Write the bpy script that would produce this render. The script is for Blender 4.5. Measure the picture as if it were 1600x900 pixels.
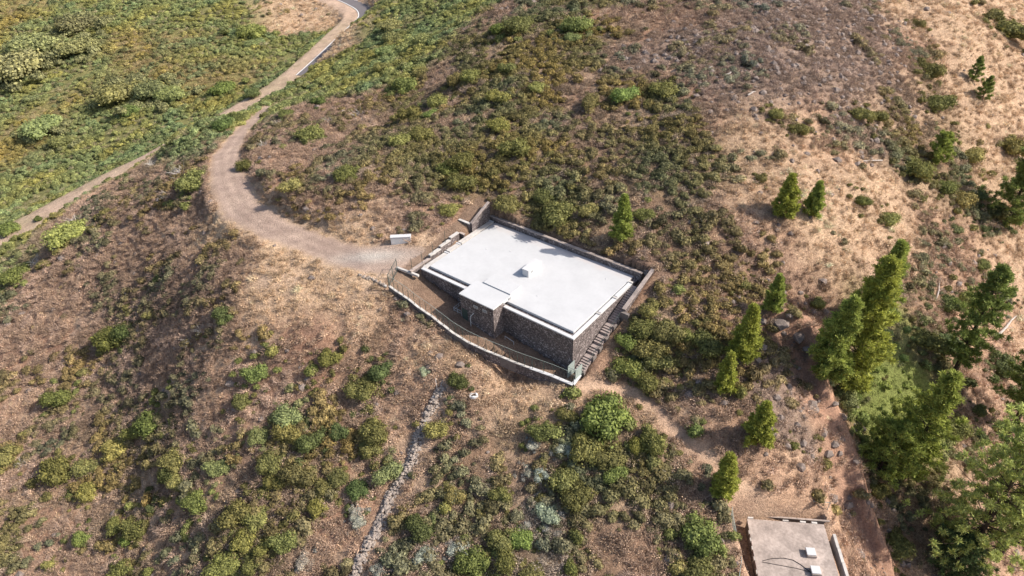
import bpy, math, random
import numpy as np
from mathutils import Matrix, Vector
for o in list(bpy.data.objects): bpy.data.objects.remove(o)
SC = bpy.context.scene
COL = SC.collection
rng = np.random.default_rng(11)
random.seed(5)

# ------------------------------------------------------------------ camera
FPX = 1067.0; CH = 58.0
_n = np.array([50.0, 1450.0, FPX]); _up = -_n/np.linalg.norm(_n)
_z = np.array([0, 0, 1.0]); _fw = _z-(_z@_up)*_up; _fw /= np.linalg.norm(_fw)
_rt = np.cross(_fw, _up)
if _rt[0] < 0: _rt = -_rt
RM = np.array([_rt, _fw, _up])                      # world axes in camera axes (x right, y down, z forward)
cam = bpy.data.cameras.new('camera'); co = bpy.data.objects.new('camera', cam); COL.objects.link(co)
cam.sensor_width = 36; cam.lens = 36*FPX/1600; cam.clip_start = 0.5; cam.clip_end = 9000
cx, cy, cz = RM@np.array([1., 0, 0]), RM@np.array([0, -1., 0]), RM@np.array([0, 0, -1.])
co.matrix_world = Matrix(((cx[0], cy[0], cz[0], 0), (cx[1], cy[1], cz[1], 0), (cx[2], cy[2], cz[2], CH), (0, 0, 0, 1)))
SC.camera = co
# ------------------------------------------------------------------ light
SUN_EL = math.radians(40); SUN_AZ = math.atan2(1.185, -0.13)      # azimuth from +Y towards +X
w = bpy.data.worlds.new('World'); SC.world = w; w.use_nodes = True
nt = w.node_tree; bg = nt.nodes['Background']
sk = nt.nodes.new('ShaderNodeTexSky'); sk.sky_type = 'NISHITA'; sk.sun_disc = False
sk.sun_elevation = SUN_EL; sk.sun_rotation = SUN_AZ; sk.air_density = 1.0; sk.dust_density = 2.5
nt.links.new(sk.outputs[0], bg.inputs[0]); bg.inputs[1].default_value = 0.115
sl = bpy.data.lights.new('sun', 'SUN'); sl.energy = 4.3; sl.angle = math.radians(0.6); sl.color = (1.0, 0.92, 0.82)
so = bpy.data.objects.new('sun', sl); COL.objects.link(so)
sd = Vector((math.sin(SUN_AZ)*math.cos(SUN_EL), math.cos(SUN_AZ)*math.cos(SUN_EL), math.sin(SUN_EL)))
so.rotation_euler = sd.to_track_quat('Z', 'Y').to_euler(); so.location = (60, 40, 120)
SC.view_settings.view_transform = 'Standard'; SC.view_settings.look = 'None'
SC.view_settings.exposure = 0.60; SC.view_settings.gamma = 1.0
SC.render.resolution_x = 1024; SC.render.resolution_y = 576
SC.cycles.max_bounces = 5; SC.cycles.diffuse_bounces = 3; SC.cycles.transmission_bounces = 3

# ------------------------------------------------------------------ geometry helpers
def rays(px, py):
    v = np.stack([np.asarray(px, float)-800, np.asarray(py, float)-450, np.full(np.shape(px), FPX)], -1)
    v /= np.linalg.norm(v, axis=-1, keepdims=True)
    return v@RM.T
def onz(px, py, z):
    d = rays(px, py); t = (z-CH)/d[..., 2]
    return np.array([0, 0, CH])+d*np.asarray(t)[..., None]
def proj(p):
    q = (np.asarray(p, float)-[0, 0, CH])@RM
    return 800+FPX*q[..., 0]/q[..., 2], 450+FPX*q[..., 1]/q[..., 2]
def _h(ix, iy, s):
    n = (ix.astype(np.int64)*374761393+iy.astype(np.int64)*668265263+s*974711) & 0xffffffff
    n = ((n ^ (n >> 13))*1274126177) & 0xffffffff
    return ((n ^ (n >> 16)) & 0xffff)/65535.0
def noise(x, y, s=0):
    x = np.asarray(x, float); y = np.asarray(y, float)
    ix = np.floor(x); iy = np.floor(y); fx = x-ix; fy = y-iy
    fx = fx*fx*(3-2*fx); fy = fy*fy*(3-2*fy)
    a = _h(ix, iy, s); b = _h(ix+1, iy, s); c = _h(ix, iy+1, s); d = _h(ix+1, iy+1, s)
    return (a*(1-fx)+b*fx)*(1-fy)+(c*(1-fx)+d*fx)*fy
def fbm(x, y, s=0, o=4):
    t = 0; a = 0.5
    for i in range(o):
        t = t+a*(noise(x*2**i+17.3*i, y*2**i-9.1*i, s+i)-0.5)*2; a *= 0.5
    return t
def sstep(a, b, x):
    t = np.clip((x-a)/(b-a), 0, 1); return t*t*(3-2*t)
def polydist(x, y, P, extra=None):
    """distance to polyline (2D); returns distance, interpolated third value"""
    best = np.full(np.shape(x), 1e9); val = np.zeros(np.shape(x))
    for i in range(len(P)-1):
        ax, ay = P[i][:2]; bx, by = P[i+1][:2]; dx, dy = bx-ax, by-ay
        t = np.clip(((x-ax)*dx+(y-ay)*dy)/(dx*dx+dy*dy), 0, 1)
        d = np.hypot(x-ax-t*dx, y-ay-t*dy); m = d < best
        best = np.where(m, d, best)
        if extra is not None: val = np.where(m, extra[i]+(extra[i+1]-extra[i])*t, val)
    return best, val
# building frame
BO = np.array([7.02, 61.07]); _a = math.radians(140.7)
BU = np.array([math.cos(_a), math.sin(_a)]); BV = np.array([BU[1], -BU[0]])
def uv2w(u, v, z=0.0):
    p = BO+np.multiply.outer(u, BU)+np.multiply.outer(v, BV); return np.array([p[0], p[1], z]) if np.ndim(u) == 0 else p
def w2uv(x, y):
    return (x-BO[0])*BU[0]+(y-BO[1])*BU[1], (x-BO[0])*BV[0]+(y-BO[1])*BV[1]
def yard(u): return np.interp(u, [-3, -1, 4, 12, 20, 27, 32], [-.25, -.1, .35, 1.5, 3.1, 4.5, 4.9])
def vfence(u): return np.interp(u, [-1.3, 4, 14.5, 27], [-1.6, -2.95, -4.25, -4.45])
def stairz(v): return np.interp(v, [-1.5, 0, 3.7, 6, 12.5, 15], [-.1, 0, 1.5, 2.5, 5.0, 5.6])

# ------------------------------------------------------------------ terrain control points
ROWS = [0, 100, 200, 300, 400, 500, 600, 700, 800, 900]
N_ = None
TAB = {-150: [-10, -19, -26, -30, -31, -28, -26, -26, -26, -26],
 0: [-9, -18, -25, -29, N_, -20, -21, -22, -23, -24],
 200: [-8, -15, -21, N_, -8, -11, -14, -17, -18, -19],
 400: [-6, -12, N_, N_, 4.2, 1, -4, -7.5, -10, -12],
 600: [-1, 5, 8, 9, N_, N_, -2.8, -5.5, -7.5, -9],
 800: [18, 16, 13, 9.5, N_, N_, -2.2, -4, -6, -7.5],
 1000: [21.5, 18, 14.5, 11, 7.7, N_, -.3, -2.2, -4.8, -6.8],
 1200: [23, 19.5, 15.5, 11.5, 8, 4.5, 1.5, -1.5, -4.8, -7],
 1400: [19.5, 15.5, 11, 6.5, 2, -2, -6, -9.5, -12, -14],
 1600: [12, 7, 1.5, -4, -8.5, -12.5, -16, -19, -21.5, -24],
 1750: [2, -4, -9, -13, -17, -21, -24, -26, -28, -30]}
cp = []
for c, zz in TAB.items():
    for y, z in zip(ROWS, zz):
        if z is not None: cp.append(onz(c, y, z))
ROADPX = [(440, -18, -6), (505, -7, -6.5), (530, 2, -6.8), (545, 9, -7), (557, 17, -7.2), (559, 27, -7.5), (549, 38, -7.8), (534, 51, -8.2), (504, 80, -9), (481, 101, -9.7), (462, 118, -10.4), (440, 134, -11), (405, 157, -12), (350, 188, -13.5), (290, 220, -15), (240, 248, -16.2), (200, 266, -17.2), (120, 309, -19.2), (60, 342, -20.8), (0, 372, -22.3), (-80, 411, -24)]
TRACKPX = [(622, 408, 4.9), (585, 407, 4.8), (550, 402, 4.7), (493, 383, 4.5), (427, 357, 4.3), (377, 327, 4.0), (357, 283, 3.6), (353, 242, 2.8), (378, 205, 1.2), (400, 186, -.3), (418, 168, -4)]
ROAD = np.array([onz(*p) for p in ROADPX]); TRACK = np.array([onz(*p) for p in TRACKPX]); TRW = [3.0, 3.0, 2.9, 2.5, 2.6, 3.1, 3.1, 2.5, 1.6, 1.5, 1.3, 1.0]
for p in list(ROAD)+list(TRACK): cp.append(p)
for p in [(12, 402, -20.5), (120, 331, -13.8), (190, 296, -9), (240, 262, -5), (254, 240, -3.2), (272, 226, -1.4), (292, 212, .2), (312, 200, 1.0), (330, 190, 1.0), (300, 250, -.5), (100, 420, -13), (300, 330, 0), (300, 400, -1.5), (250, 300, -2),
          (460, 300, 7), (460, 240, 7), (460, 180, 5), (540, 340, 6.6), (620, 355, 6.6), (520, 120, 0), (520, 60, -4), (700, 0, 9), (740, 20, 12)]: cp.append(onz(*p))
for u, v, z in [(-4, -2, -.4), (-4, 4, 1.3), (-4, 9, 3.8), (-4, 15, 6.1), (-3, 18, 7.2), (5, 19, 7.7), (12, 19, 7.9), (20, 19, 8), (26, 17, 8.3), (29, 12, 7.4), (29, 6, 5.7), (29, 0, 5),
                (32, -3, 4.8), (28, -7, 3.8), (20, -7, 2.1), (14, -7, 1.0), (8, -6.5, 0), (3, -5.5, -.6), (-1, -4, -.6), (5, 17, 6.5), (18, 17, 6.6), (12, 8, 4), (27, 14, 7.6)]:
    p = uv2w(u, v); cp.append(np.array([p[0], p[1], z]))
cp += [np.array([x, y, z]) for x, y, z in [(-60, -30, -28), (0, -30, -14), (60, -30, -30), (0, 10, -11), (40, 5, -16), (-50, 10, -24)]]
cp = np.array(cp)
# thin-plate smoothing spline
S = 100.0
X = cp[:, :2]/S
def tps(r2): return 0.5*r2*np.log(np.maximum(r2, 1e-12))
K = tps(((X[:, None]-X[None])**2).sum(-1)); n = len(X)
A = np.zeros((n+3, n+3)); A[:n, :n] = K+np.eye(n)*2e-4; A[:n, n] = 1; A[:n, n+1:] = X; A[n, :n] = 1; A[n+1:, :n] = X.T
sol = np.linalg.solve(A, np.concatenate([cp[:, 2], [0, 0, 0]]))
def base_raw(x, y):
    r = np.empty(x.shape)
    for i in range(x.shape[0]):
        xi = x[i]/S; yi = y[i]/S
        r[i] = tps((xi[:, None]-X[:, 0])**2+(yi[:, None]-X[:, 1])**2)@sol[:n]+sol[n]+sol[n+1]*xi+sol[n+2]*yi
    return r
# ------------------------------------------------------------------ lattice of the final ground height
GX = np.arange(-340, 281, 1.0); GY = np.arange(-60, 541, 1.0)
LC = np.meshgrid(np.arange(-340, 284, 4.0), np.arange(-60, 544, 4.0))
coarse = np.clip(base_raw(LC[0], LC[1]), -70, 60)
def bil(L, x0, y0, st, x, y):
    fx = np.clip((x-x0)/st, 0, L.shape[1]-1.001); fy = np.clip((y-y0)/st, 0, L.shape[0]-1.001)
    ix = fx.astype(int); iy = fy.astype(int); fx = fx-ix; fy = fy-iy
    return (L[iy, ix]*(1-fx)+L[iy, ix+1]*fx)*(1-fy)+(L[iy+1, ix]*(1-fx)+L[iy+1, ix+1]*fx)*fy
fine = base_raw(*np.meshgrid(np.arange(-70, 81, 1.0), np.arange(20, 141, 1.0)))
def base(x, y):
    c = bil(coarse, -340, -60, 4.0, x, y)
    f_ = bil(fine, -70, 20, 1.0, x, y)
    inn = (x > -69) & (x < 79) & (y > 21) & (y < 139)
    return np.where(inn, f_, c)
RIMPX = [(1215, 488, 4.2), (1262, 515, 2), (1270, 562, .2), (1295, 632, -3), (1322, 673, -4.5), (1340, 722, -6.5), (1350, 768, -8.5), (1384, 840, -11)]
RIM = np.array([onz(*p) for p in RIMPX])
PATH = np.array([onz(*p) for p in [(905, 608, -.6), (950, 606, -.5), (985, 612, -.4), (1030, 640, -.5), (1062, 682, -1.6), (1100, 715, -2.6), (1145, 762, -4.2), (1200, 792, -5), (1290, 812, -6.5)]])
T2 = np.array([28.2, 40.4])                       # lower tank centre
def height(x, y):
    x = np.asarray(x, float); y = np.asarray(y, float)
    z = base(x, y)
    far = np.hypot(x, y-60)
    z = z*(1-sstep(450, 1200, far))-15*sstep(450, 1200, far)
    dr, rz = polydist(x, y, ROAD, ROAD[:, 2]); dt, tz = polydist(x, y, TRACK, TRACK[:, 2])
    dp, _ = polydist(x, y, PATH)
    u, v = w2uv(x, y)
    nb = 1-sstep(1, 6, np.maximum(np.maximum(-3-u, u-29), np.maximum(-5-v, v-17)))      # 1 near the building
    calm = np.clip(1-nb-(1-sstep(3, 7, dr))-(1-sstep(2.5, 6, dt)), 0, 1)
    z = z+calm*(1.1*fbm(x/16, y/16, 3, 3)+.55*fbm(x/5, y/5, 9, 3))+(.05+.12*calm)*fbm(x/1.3, y/1.3, 21, 2)
    z = z+(.25*fbm(x/5, y/5, 9, 2))*(1-calm)*(1-nb)
    # cut bank above the track
    m = 1-sstep(3.0, 5.4, dt); z = z*(1-m*.9)+tz*m*.9
    m = 1-sstep(4.6, 8.0, dr); z = z*(1-m*.95)+rz*m*.95
    z = z-.25*(1-sstep(.4, 1.3, dp))
    # eroded scarp: crest line with a hollow on its left
    dc, _ = polydist(x, y, RIM)
    sgn = np.zeros(np.shape(x)); best = np.full(np.shape(x), 1e9)
    for i in range(len(RIM)-1):
        a, b = RIM[i], RIM[i+1]; d = b[:2]-a[:2]; t = np.clip(((x-a[0])*d[0]+(y-a[1])*d[1])/(d@d), 0, 1)
        dd = np.hypot(x-a[0]-t*d[0], y-a[1]-t*d[1]); cr = d[0]*(y-a[1])-d[1]*(x-a[0]); mm = dd < best
        sgn = np.where(mm, np.sign(cr), sgn); best = np.where(mm, dd, best)
    wob = .8*fbm(x/2.5, y/2.5, 44, 3)
    s = dc*sgn+wob                                   # >0 : right of the crest (walking towards the camera)
    s = -s if polyside < 0 else s
    hol = sstep(-6.5, -3.0, s)*(1-sstep(-1.3, -.1, s))
    seg = .55+.45*np.sin(y*.42+1.0)
    z = z-2.0*hol*seg-2.2*sstep(.3, 3.0, s)*(1-sstep(4, 14, s))+.5*np.exp(-(s/.8)**2)*(dc < 4)
    # building works
    yz = yard(u)
    def put(z, mask, val): return z*(1-mask)+val*mask
    inside = (u > -1.35) & (u < 28) & (v > vfence(u)) & (v < .5)
    z = np.where(inside, yz+.04*fbm(x/1.5, y/1.5, 5, 2), z)
    z = np.where((u > -.2) & (u < 25.3) & (v > .3) & (v < 15.4), yz-.5, z)
    z = np.where((u <= -.1) & (u > -1.6) & (v > -.3) & (v < 15.6), stairz(v)-.35, z)
    z = np.where((u >= 25.0) & (u < 25.8) & (v > -.9) & (v < 10.9), 4.45+.1*v*.5, z)
    # lower tank
    a = np.abs((x-T2[0])+.12*(y-T2[1])); b = y-T2[1]
    pit = (1-sstep(5.0, 5.8, a))*(1-sstep(4.4, 5.0, b))*sstep(-30, -29, b)
    z = put(z, pit, np.minimum(z, -8.6))
    return z
polyside = 1
# which side of the crest line is "right"? a point down-slope to the right must be positive
def _side():
    a, b = RIM[2], RIM[4]; p = onz(1400, 640, -8); return np.sign((b[0]-a[0])*(p[1]-a[1])-(b[1]-a[1])*(p[0]-a[0]))
polyside = _side()
HM = height(*np.meshgrid(np.arange(-340, 281, .75), np.arange(-60, 541, .75)))
def hq(x, y): return bil(HM, -340, -60, .75, np.asarray(x, float), np.asarray(y, float))
def hit(px, py):
    """first point of the ground under the picture point: used to lay things out on the terrain"""
    d = rays(px, py); t = np.arange(25, 620, .4); P = np.array([0, 0, CH])+t[:, None]*d
    below = P[:, 2] < hq(P[:, 0], P[:, 1]); i = int(np.argmax(below)) if below.any() else len(t)-1
    lo, hi = t[max(i-1, 0)], t[i]
    for _ in range(10):
        m = (lo+hi)/2; q = np.array([0, 0, CH])+m*d
        if q[2] < hq(q[0], q[1]): hi = m
        else: lo = m
    return np.array([0, 0, CH])+hi*d
def mpp(p): return np.linalg.norm(np.asarray(p)-[0, 0, CH])/FPX      # metres per picture pixel

# ------------------------------------------------------------------ ground cover map (32 x 18 cells)
MAP = ["YGGGGGGGTTTGGGGBOOOBBBRRRRRRTTTT",
       "GGGYYYGGGGTGGGOOOOOBRRRRRRRRBTTT",
       "GGGYYYYYGGGGGBOOOOBOBBRRRRRRBTTT",
       "GYGGGGGGGBBBOBBOOOBOOOBRTPRTOOTT",
       "YYGGGGGBBBBBOOOOOOBOOOOTTPTROOTT",
       "GGGGBBBPBBBOBOOOOOBOOOOTTTTTOOTO",
       "GGPBBBBTDBBBBBOOOOTBOOBTTTTTTTOT",
       "GBBPBBTTDDTBBBBOOOTBBOBBPTTTTBPT",
       "GPBBBBBBTTTDDDBBOOBBBOBBBPTTTBBT",
       "BBBBBPBBTTTTTBBBBBBOOBBOPBBOPOPT",
       "BBBBBBBBPBPTBPBBBBBOOOOORPOLOBPP",
       "BBBBBBBBBBBBBTTTTTBOOBBBRPBLLOPP",
       "PBBBBBBPBPBBPPBBTTBTBBOBBPOLOBPP",
       "BBOBOBPPBOBOPBBBOOOOOPBBPPPOOOPP",
       "BBBBOBBOBBOBTBOBBOOOBBPPPPPTOTPP",
       "BPOBOPOBBBBPPBOSBOBBBBDPPPPPOOPT",
       "OPBBPBPOOOBPBOBSOBBBBBPPPPPPOTPP",
       "OPPBOPBBOBBBPBBOSBOBBOBPPPPPTOPP"]
for r_ in MAP: assert len(r_) == 32, (r_, len(r_))
KINDS = 'GYOBPTRDLS'
GC = dict(G=(.24, .235, .10), Y=(.29, .25, .11), O=(.27, .195, .125), B=(.36, .24, .17), P=(.49, .33, .235), T=(.53, .385, .27),
          R=(.31, .23, .185), D=(.52, .40, .33), L=(.21, .245, .08), S=(.25, .20, .16))
cells = []
for j in range(18):
    for i in range(32):
        p = hit(i*50+25, j*50+25); cells.append((p[0], p[1], np.linalg.norm(p-[0, 0, CH]), KINDS.index(MAP[j][i])))
cells = np.array(cells)
CW = np.meshgrid(np.arange(-340, 284, 3.0), np.arange(-60, 544, 3.0))
cov = np.zeros(CW[0].shape+(len(KINDS),)); 
_sig = cells[:, 2]*50/FPX*.55
_kk = np.eye(len(KINDS))[cells[:, 3].astype(int)]
for i in range(CW[0].shape[0]):
    d2 = (CW[0][i][:, None]-cells[:, 0])**2+((CW[1][i][:, None]-cells[:, 1]))**2
    q = d2/_sig**2/1.6; q -= q.min(1, keepdims=True)
    wgt = np.exp(-q); cov[i] = wgt@_kk/wgt.sum(1, keepdims=True)
LUSH = hit(1392, 590); SCREE = hit(1212, 590); SCREE2 = hit(1235, 640)
def cover(x, y):
    wx = x+8.0*fbm(x/11, y/11, 61, 4); wy = y+8.0*fbm(x/11, y/11, 71, 4)
    out = np.stack([bil(cov[..., k], -340, -60, 3.0, wx, wy) for k in range(len(KINDS))], -1)
    for c_, rx, ry, ch in ((LUSH, 9, 10.0, 'L'), (SCREE, 4.0, 6.0, 'R'), (SCREE2, 4.0, 3.0, 'R')):
        g_ = 1-sstep(.55, 1.1, np.hypot((wx-c_[0])/rx, (wy-c_[1])/ry)); out = out*(1-g_[..., None]); out[..., KINDS.index(ch)] += g_
    return out/out.sum(-1, keepdims=True)
def masks(x, y):
    dr, _ = polydist(x, y, ROAD); dt, _ = polydist(x, y, TRACK); dp, _ = polydist(x, y, PATH)
    wob = .9*fbm(x/2.2, y/2.2, 81, 3); u, v = w2uv(x, y)
    pad = np.hypot((x+18.5)/7.5, (y-80.5)/3.6)
    _, tw = polydist(x, y, TRACK, TRW)
    mt = np.maximum(1-sstep(.62, 1.45, (dt+.7*wob)/tw), (1-sstep(.7, 1.1, pad+.15*wob))*(u > 26))
    sh = polyside*0
    mr = 1-sstep(4.3, 6.0, dr+wob)
    mp = 1-sstep(.5, 1.25, dp+.4*wob)
    return mt, mr, mp

# ------------------------------------------------------------------ materials
def srgb(c): return tuple(c)+(1.0,) if len(c) == 3 else c
def mat(name):
    m = bpy.data.materials.new(name); m.use_nodes = True; t = m.node_tree; b = t.nodes['Principled BSDF']
    b.inputs['Roughness'].default_value = .9; b.inputs['Specular IOR Level'].default_value = .2
    return m, t, b
def nd(t, typ, **kw):
    q = t.nodes.new(typ)
    for k, v in kw.items(): setattr(q, k, v)
    return q
def noi(t, scale, detail=4, vec=None, rough=.6, dist=0):
    q = nd(t, 'ShaderNodeTexNoise'); q.inputs['Scale'].default_value = scale; q.inputs['Detail'].default_value = detail
    q.inputs['Roughness'].default_value = rough; q.inputs['Distortion'].default_value = dist
    if vec: t.links.new(vec, q.inputs['Vector'])
    return q
def ramp(t, src, stops):
    r = nd(t, 'ShaderNodeValToRGB'); e = r.color_ramp.elements
    while len(e) < len(stops): e.new(.5)
    for q, (p, c) in zip(e, stops): q.position = p; q.color = srgb(c) if not isinstance(c, float) else (c, c, c, 1)
    t.links.new(src, r.inputs[0]); return r
def mul(t, a, b, fac=1.0, mode='MULTIPLY'):
    q = nd(t, 'ShaderNodeMix', data_type='RGBA', blend_type=mode); q.inputs['Factor'].default_value = fac
    if a is not None: t.links.new(a, q.inputs['A'])
    if b is not None: t.links.new(b, q.inputs['B'])
    return q
def bump(t, b, src, s, d=.1):
    q = nd(t, 'ShaderNodeBump'); q.inputs['Strength'].default_value = s; q.inputs['Distance'].default_value = d
    t.links.new(src, q.inputs['Height']); t.links.new(q.outputs[0], b.inputs['Normal'])
def simple(name, col, var=.25, scale=3.0, rough=.85, bmp=.0, fine=18.0):
    m, t, b = mat(name); g = nd(t, 'ShaderNodeTexCoord').outputs['Object']
    n1 = noi(t, scale, 5, g); n2 = noi(t, fine, 3, g)
    r1 = ramp(t, n1.outputs[0], [(.3, tuple(c*(1-var) for c in col)), (.72, tuple(min(c*(1+var*.7), .85) for c in col))])
    r2 = ramp(t, n2.outputs[0], [(.3, 1-var*.7), (.7, 1.0)])
    x = mul(t, r1.outputs[0], r2.outputs[0]); t.links.new(x.outputs['Result'], b.inputs['Base Color'])
    b.inputs['Roughness'].default_value = rough
    if bmp: bump(t, b, n2.outputs[0], bmp)
    return m
def ground_mat():
    m, t, b = mat('hillside_soil_and_grass'); at = nd(t, 'ShaderNodeAttribute', attribute_name='cover')
    g = nd(t, 'ShaderNodeTexCoord').outputs['Object']
    n0 = noi(t, .35, 5, g); n1 = noi(t, 1.9, 6, g, .7, .6); n2 = noi(t, 6.0, 5, g, .75, .5)
    r0 = ramp(t, n0.outputs[0], [(.32, (.78, .76, .76)), (.68, (1.16, 1.15, 1.12))])
    r1 = ramp(t, n1.outputs[0], [(.33, (.66, .62, .60)), (.52, (1.0, 1.0, 1.0)), (.72, (1.28, 1.25, 1.2))])
    r2 = ramp(t, n2.outputs[0], [(.36, (.50, .46, .44)), (.5, (.98, .98, .98)), (.64, (1.32, 1.30, 1.27))])
    x = mul(t, at.outputs['Color'], r0.outputs[0]); x = mul(t, x.outputs['Result'], r1.outputs[0]); x = mul(t, x.outputs['Result'], r2.outputs[0])
    dirt = nd(t, 'ShaderNodeAttribute', attribute_name='dirt')
    x2 = mul(t, at.outputs['Color'], r0.outputs[0]); r3 = ramp(t, n2.outputs[0], [(.3, (.86, .85, .85)), (.7, (1.08, 1.07, 1.06))])
    x2 = mul(t, x2.outputs['Result'], r3.outputs[0])
    mx = nd(t, 'ShaderNodeMix', data_type='RGBA'); t.links.new(dirt.outputs['Fac'], mx.inputs['Factor'])
    t.links.new(x.outputs['Result'], mx.inputs['A']); t.links.new(x2.outputs['Result'], mx.inputs['B'])
    t.links.new(mx.outputs['Result'], b.inputs['Base Color']); b.inputs['Specular IOR Level'].default_value = .05
    ad = nd(t, 'ShaderNodeMath', operation='ADD'); t.links.new(n1.outputs[0], ad.inputs[0]); t.links.new(n2.outputs[0], ad.inputs[1])
    bump(t, b, ad.outputs[0], .85, .32); return m
def leaf_mat(name, inst, trans=.28, var=.45):
    m, t, b = mat(name)
    if inst: c = nd(t, 'ShaderNodeAttribute', attribute_name='tint', attribute_type='INSTANCER').outputs['Color']
    else: c = nd(t, 'ShaderNodeObjectInfo').outputs['Color']
    geo = nd(t, 'ShaderNodeNewGeometry'); r = ramp(t, geo.outputs['Random Per Island'], [(0, (1-var, 1-var, 1-var)), (.6, (1, 1, 1)), (1, (1+var, 1+var*.9, 1+var*.5))])
    x = mul(t, c, r.outputs[0]); t.links.new(x.outputs['Result'], b.inputs['Base Color']); b.inputs['Roughness'].default_value = .75
    b.inputs['Specular IOR Level'].default_value = .15
    tr = nd(t, 'ShaderNodeBsdfTranslucent'); t.links.new(x.outputs['Result'], tr.inputs[0])
    ms = nd(t, 'ShaderNodeMixShader'); ms.inputs[0].default_value = trans
    t.links.new(b.outputs[0], ms.inputs[1]); t.links.new(tr.outputs[0], ms.inputs[2]); t.links.new(ms.outputs[0], t.nodes['Material Output'].inputs[0])
    return m
def stone_mat():
    m, t, b = mat('dark_volcanic_masonry'); g = nd(t, 'ShaderNodeTexCoord').outputs['Object']
    v = nd(t, 'ShaderNodeTexVoronoi'); v.inputs['Scale'].default_value = 6.5; t.links.new(g, v.inputs['Vector'])
    e = nd(t, 'ShaderNodeTexVoronoi', feature='DISTANCE_TO_EDGE'); e.inputs['Scale'].default_value = 6.5; t.links.new(g, e.inputs['Vector'])
    sep = nd(t, 'ShaderNodeSeparateColor'); t.links.new(v.outputs['Color'], sep.inputs[0])
    r = ramp(t, sep.outputs[0], [(0, (.06, .05, .05)), (.45, (.11, .09, .088)), (.78, (.185, .15, .145)), (.92, (.29, .25, .24)), (1, (.42, .37, .36))])
    k = ramp(t, e.outputs['Distance'], [(.0, (.24, .20, .19)), (.045, (.2, .17, .16)), (.10, (0, 0, 0))])
    n1 = noi(t, .5, 3, g); r1 = ramp(t, n1.outputs[0], [(.3, .75), (.7, 1.15)])
    sc = nd(t, 'ShaderNodeMix', data_type='RGBA', blend_type='LIGHTEN'); sc.inputs['Factor'].default_value = .75
    t.links.new(r.outputs[0], sc.inputs['A']); t.links.new(k.outputs[0], sc.inputs['B'])
    x = mul(t, sc.outputs['Result'], r1.outputs[0]); t.links.new(x.outputs['Result'], b.inputs['Base Color'])
    bump(t, b, e.outputs['Distance'], .6, .06); return m
def white_mat():
    m, t, b = mat('white_painted_roof'); g = nd(t, 'ShaderNodeTexCoord').outputs['Object']
    n1 = noi(t, .35, 5, g); n2 = noi(t, 2.5, 5, g)
    r1 = ramp(t, n1.outputs[0], [(.3, (.47, .475, .485)), (.65, (.52, .525, .535))]); r2 = ramp(t, n2.outputs[0], [(.35, .965), (.6, 1.0)])
    x = mul(t, r1.outputs[0], r2.outputs[0]); 
    # dust washed in from the bank behind
    sp = nd(t, 'ShaderNodeSeparateXYZ'); t.links.new(g, sp.inputs[0])
    n3 = noi(t, .6, 4, g); ad = nd(t, 'ShaderNodeMath', operation='MULTIPLY_ADD'); t.links.new(n3.outputs[0], ad.inputs[0]); ad.inputs[1].default_value = 3.2; t.links.new(sp.outputs['Y'], ad.inputs[2])
    dm = nd(t, 'ShaderNodeMapRange'); dm.inputs['From Min'].default_value = 15.0; dm.inputs['From Max'].default_value = 17.2; t.links.new(ad.outputs[0], dm.inputs['Value'])
    cc = nd(t, 'ShaderNodeMix', data_type='RGBA'); t.links.new(dm.outputs[0], cc.inputs['Factor']); t.links.new(x.outputs['Result'], cc.inputs['A']); cc.inputs['B'].default_value = (.50, .44, .42, 1)
    t.links.new(cc.outputs['Result'], b.inputs['Base Color']); b.inputs['Roughness'].default_value = .7; return m
def needle(): return leaf_mat('pine_needles', False, .3, .5)
M = dict(ground=ground_mat(), leaf=leaf_mat('shrub_leaves', False), leafi=leaf_mat('scrub_leaves', True), twigi=leaf_mat('dry_twigs', True, .08, .38), twig=leaf_mat('bare_twigs', False, .02, .35),
         needle=needle(), stone=stone_mat(), white=white_mat(), bark=simple('bark', (.085, .062, .05), .35, 4),
         coping=simple('pale_concrete', (.56, .53, .50), .22, 1.2), conc=simple('old_concrete', (.45, .375, .335), .42, .55, bmp=.2, fine=3.5), wcoat=simple('white_coated_concrete', (.56, .56, .57), .06, 1),
         darkc=simple('weathered_concrete', (.22, .19, .175), .3, 2), step=simple('step_concrete', (.36, .30, .28), .25, 3), gutter=simple('gutter_concrete', (.42, .41, .41), .2, 2),
         metal=simple('green_painted_steel', (.06, .085, .075), .2, 5, .5), wire=simple('galvanised_wire', (.30, .35, .33), .1, 9, .5), galv=simple('galvanised_steel', (.55, .56, .56), .1, 4, .5),
         asphalt=simple('asphalt', (.165, .15, .155), .12, .6), line=simple('road_paint', (.75, .74, .72), .08, 2), shoulder=simple('dirt_shoulder', (.47, .35, .28), .2, .5),
         rock=simple('grey_rock', (.27, .22, .195), .4, 2.5, bmp=.5), wallrock=simple('field_stone', (.43, .36, .31), .4, 4, bmp=.5), cable=simple('black_rubber', (.05, .045, .045), .1),
         wood=simple('bleached_wood', (.50, .45, .41), .25, 5), hole=simple('shaded_hollow', (.02, .018, .016), .1), glass=simple('grey_shutter', (.30, .31, .32), .15, 6))

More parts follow.
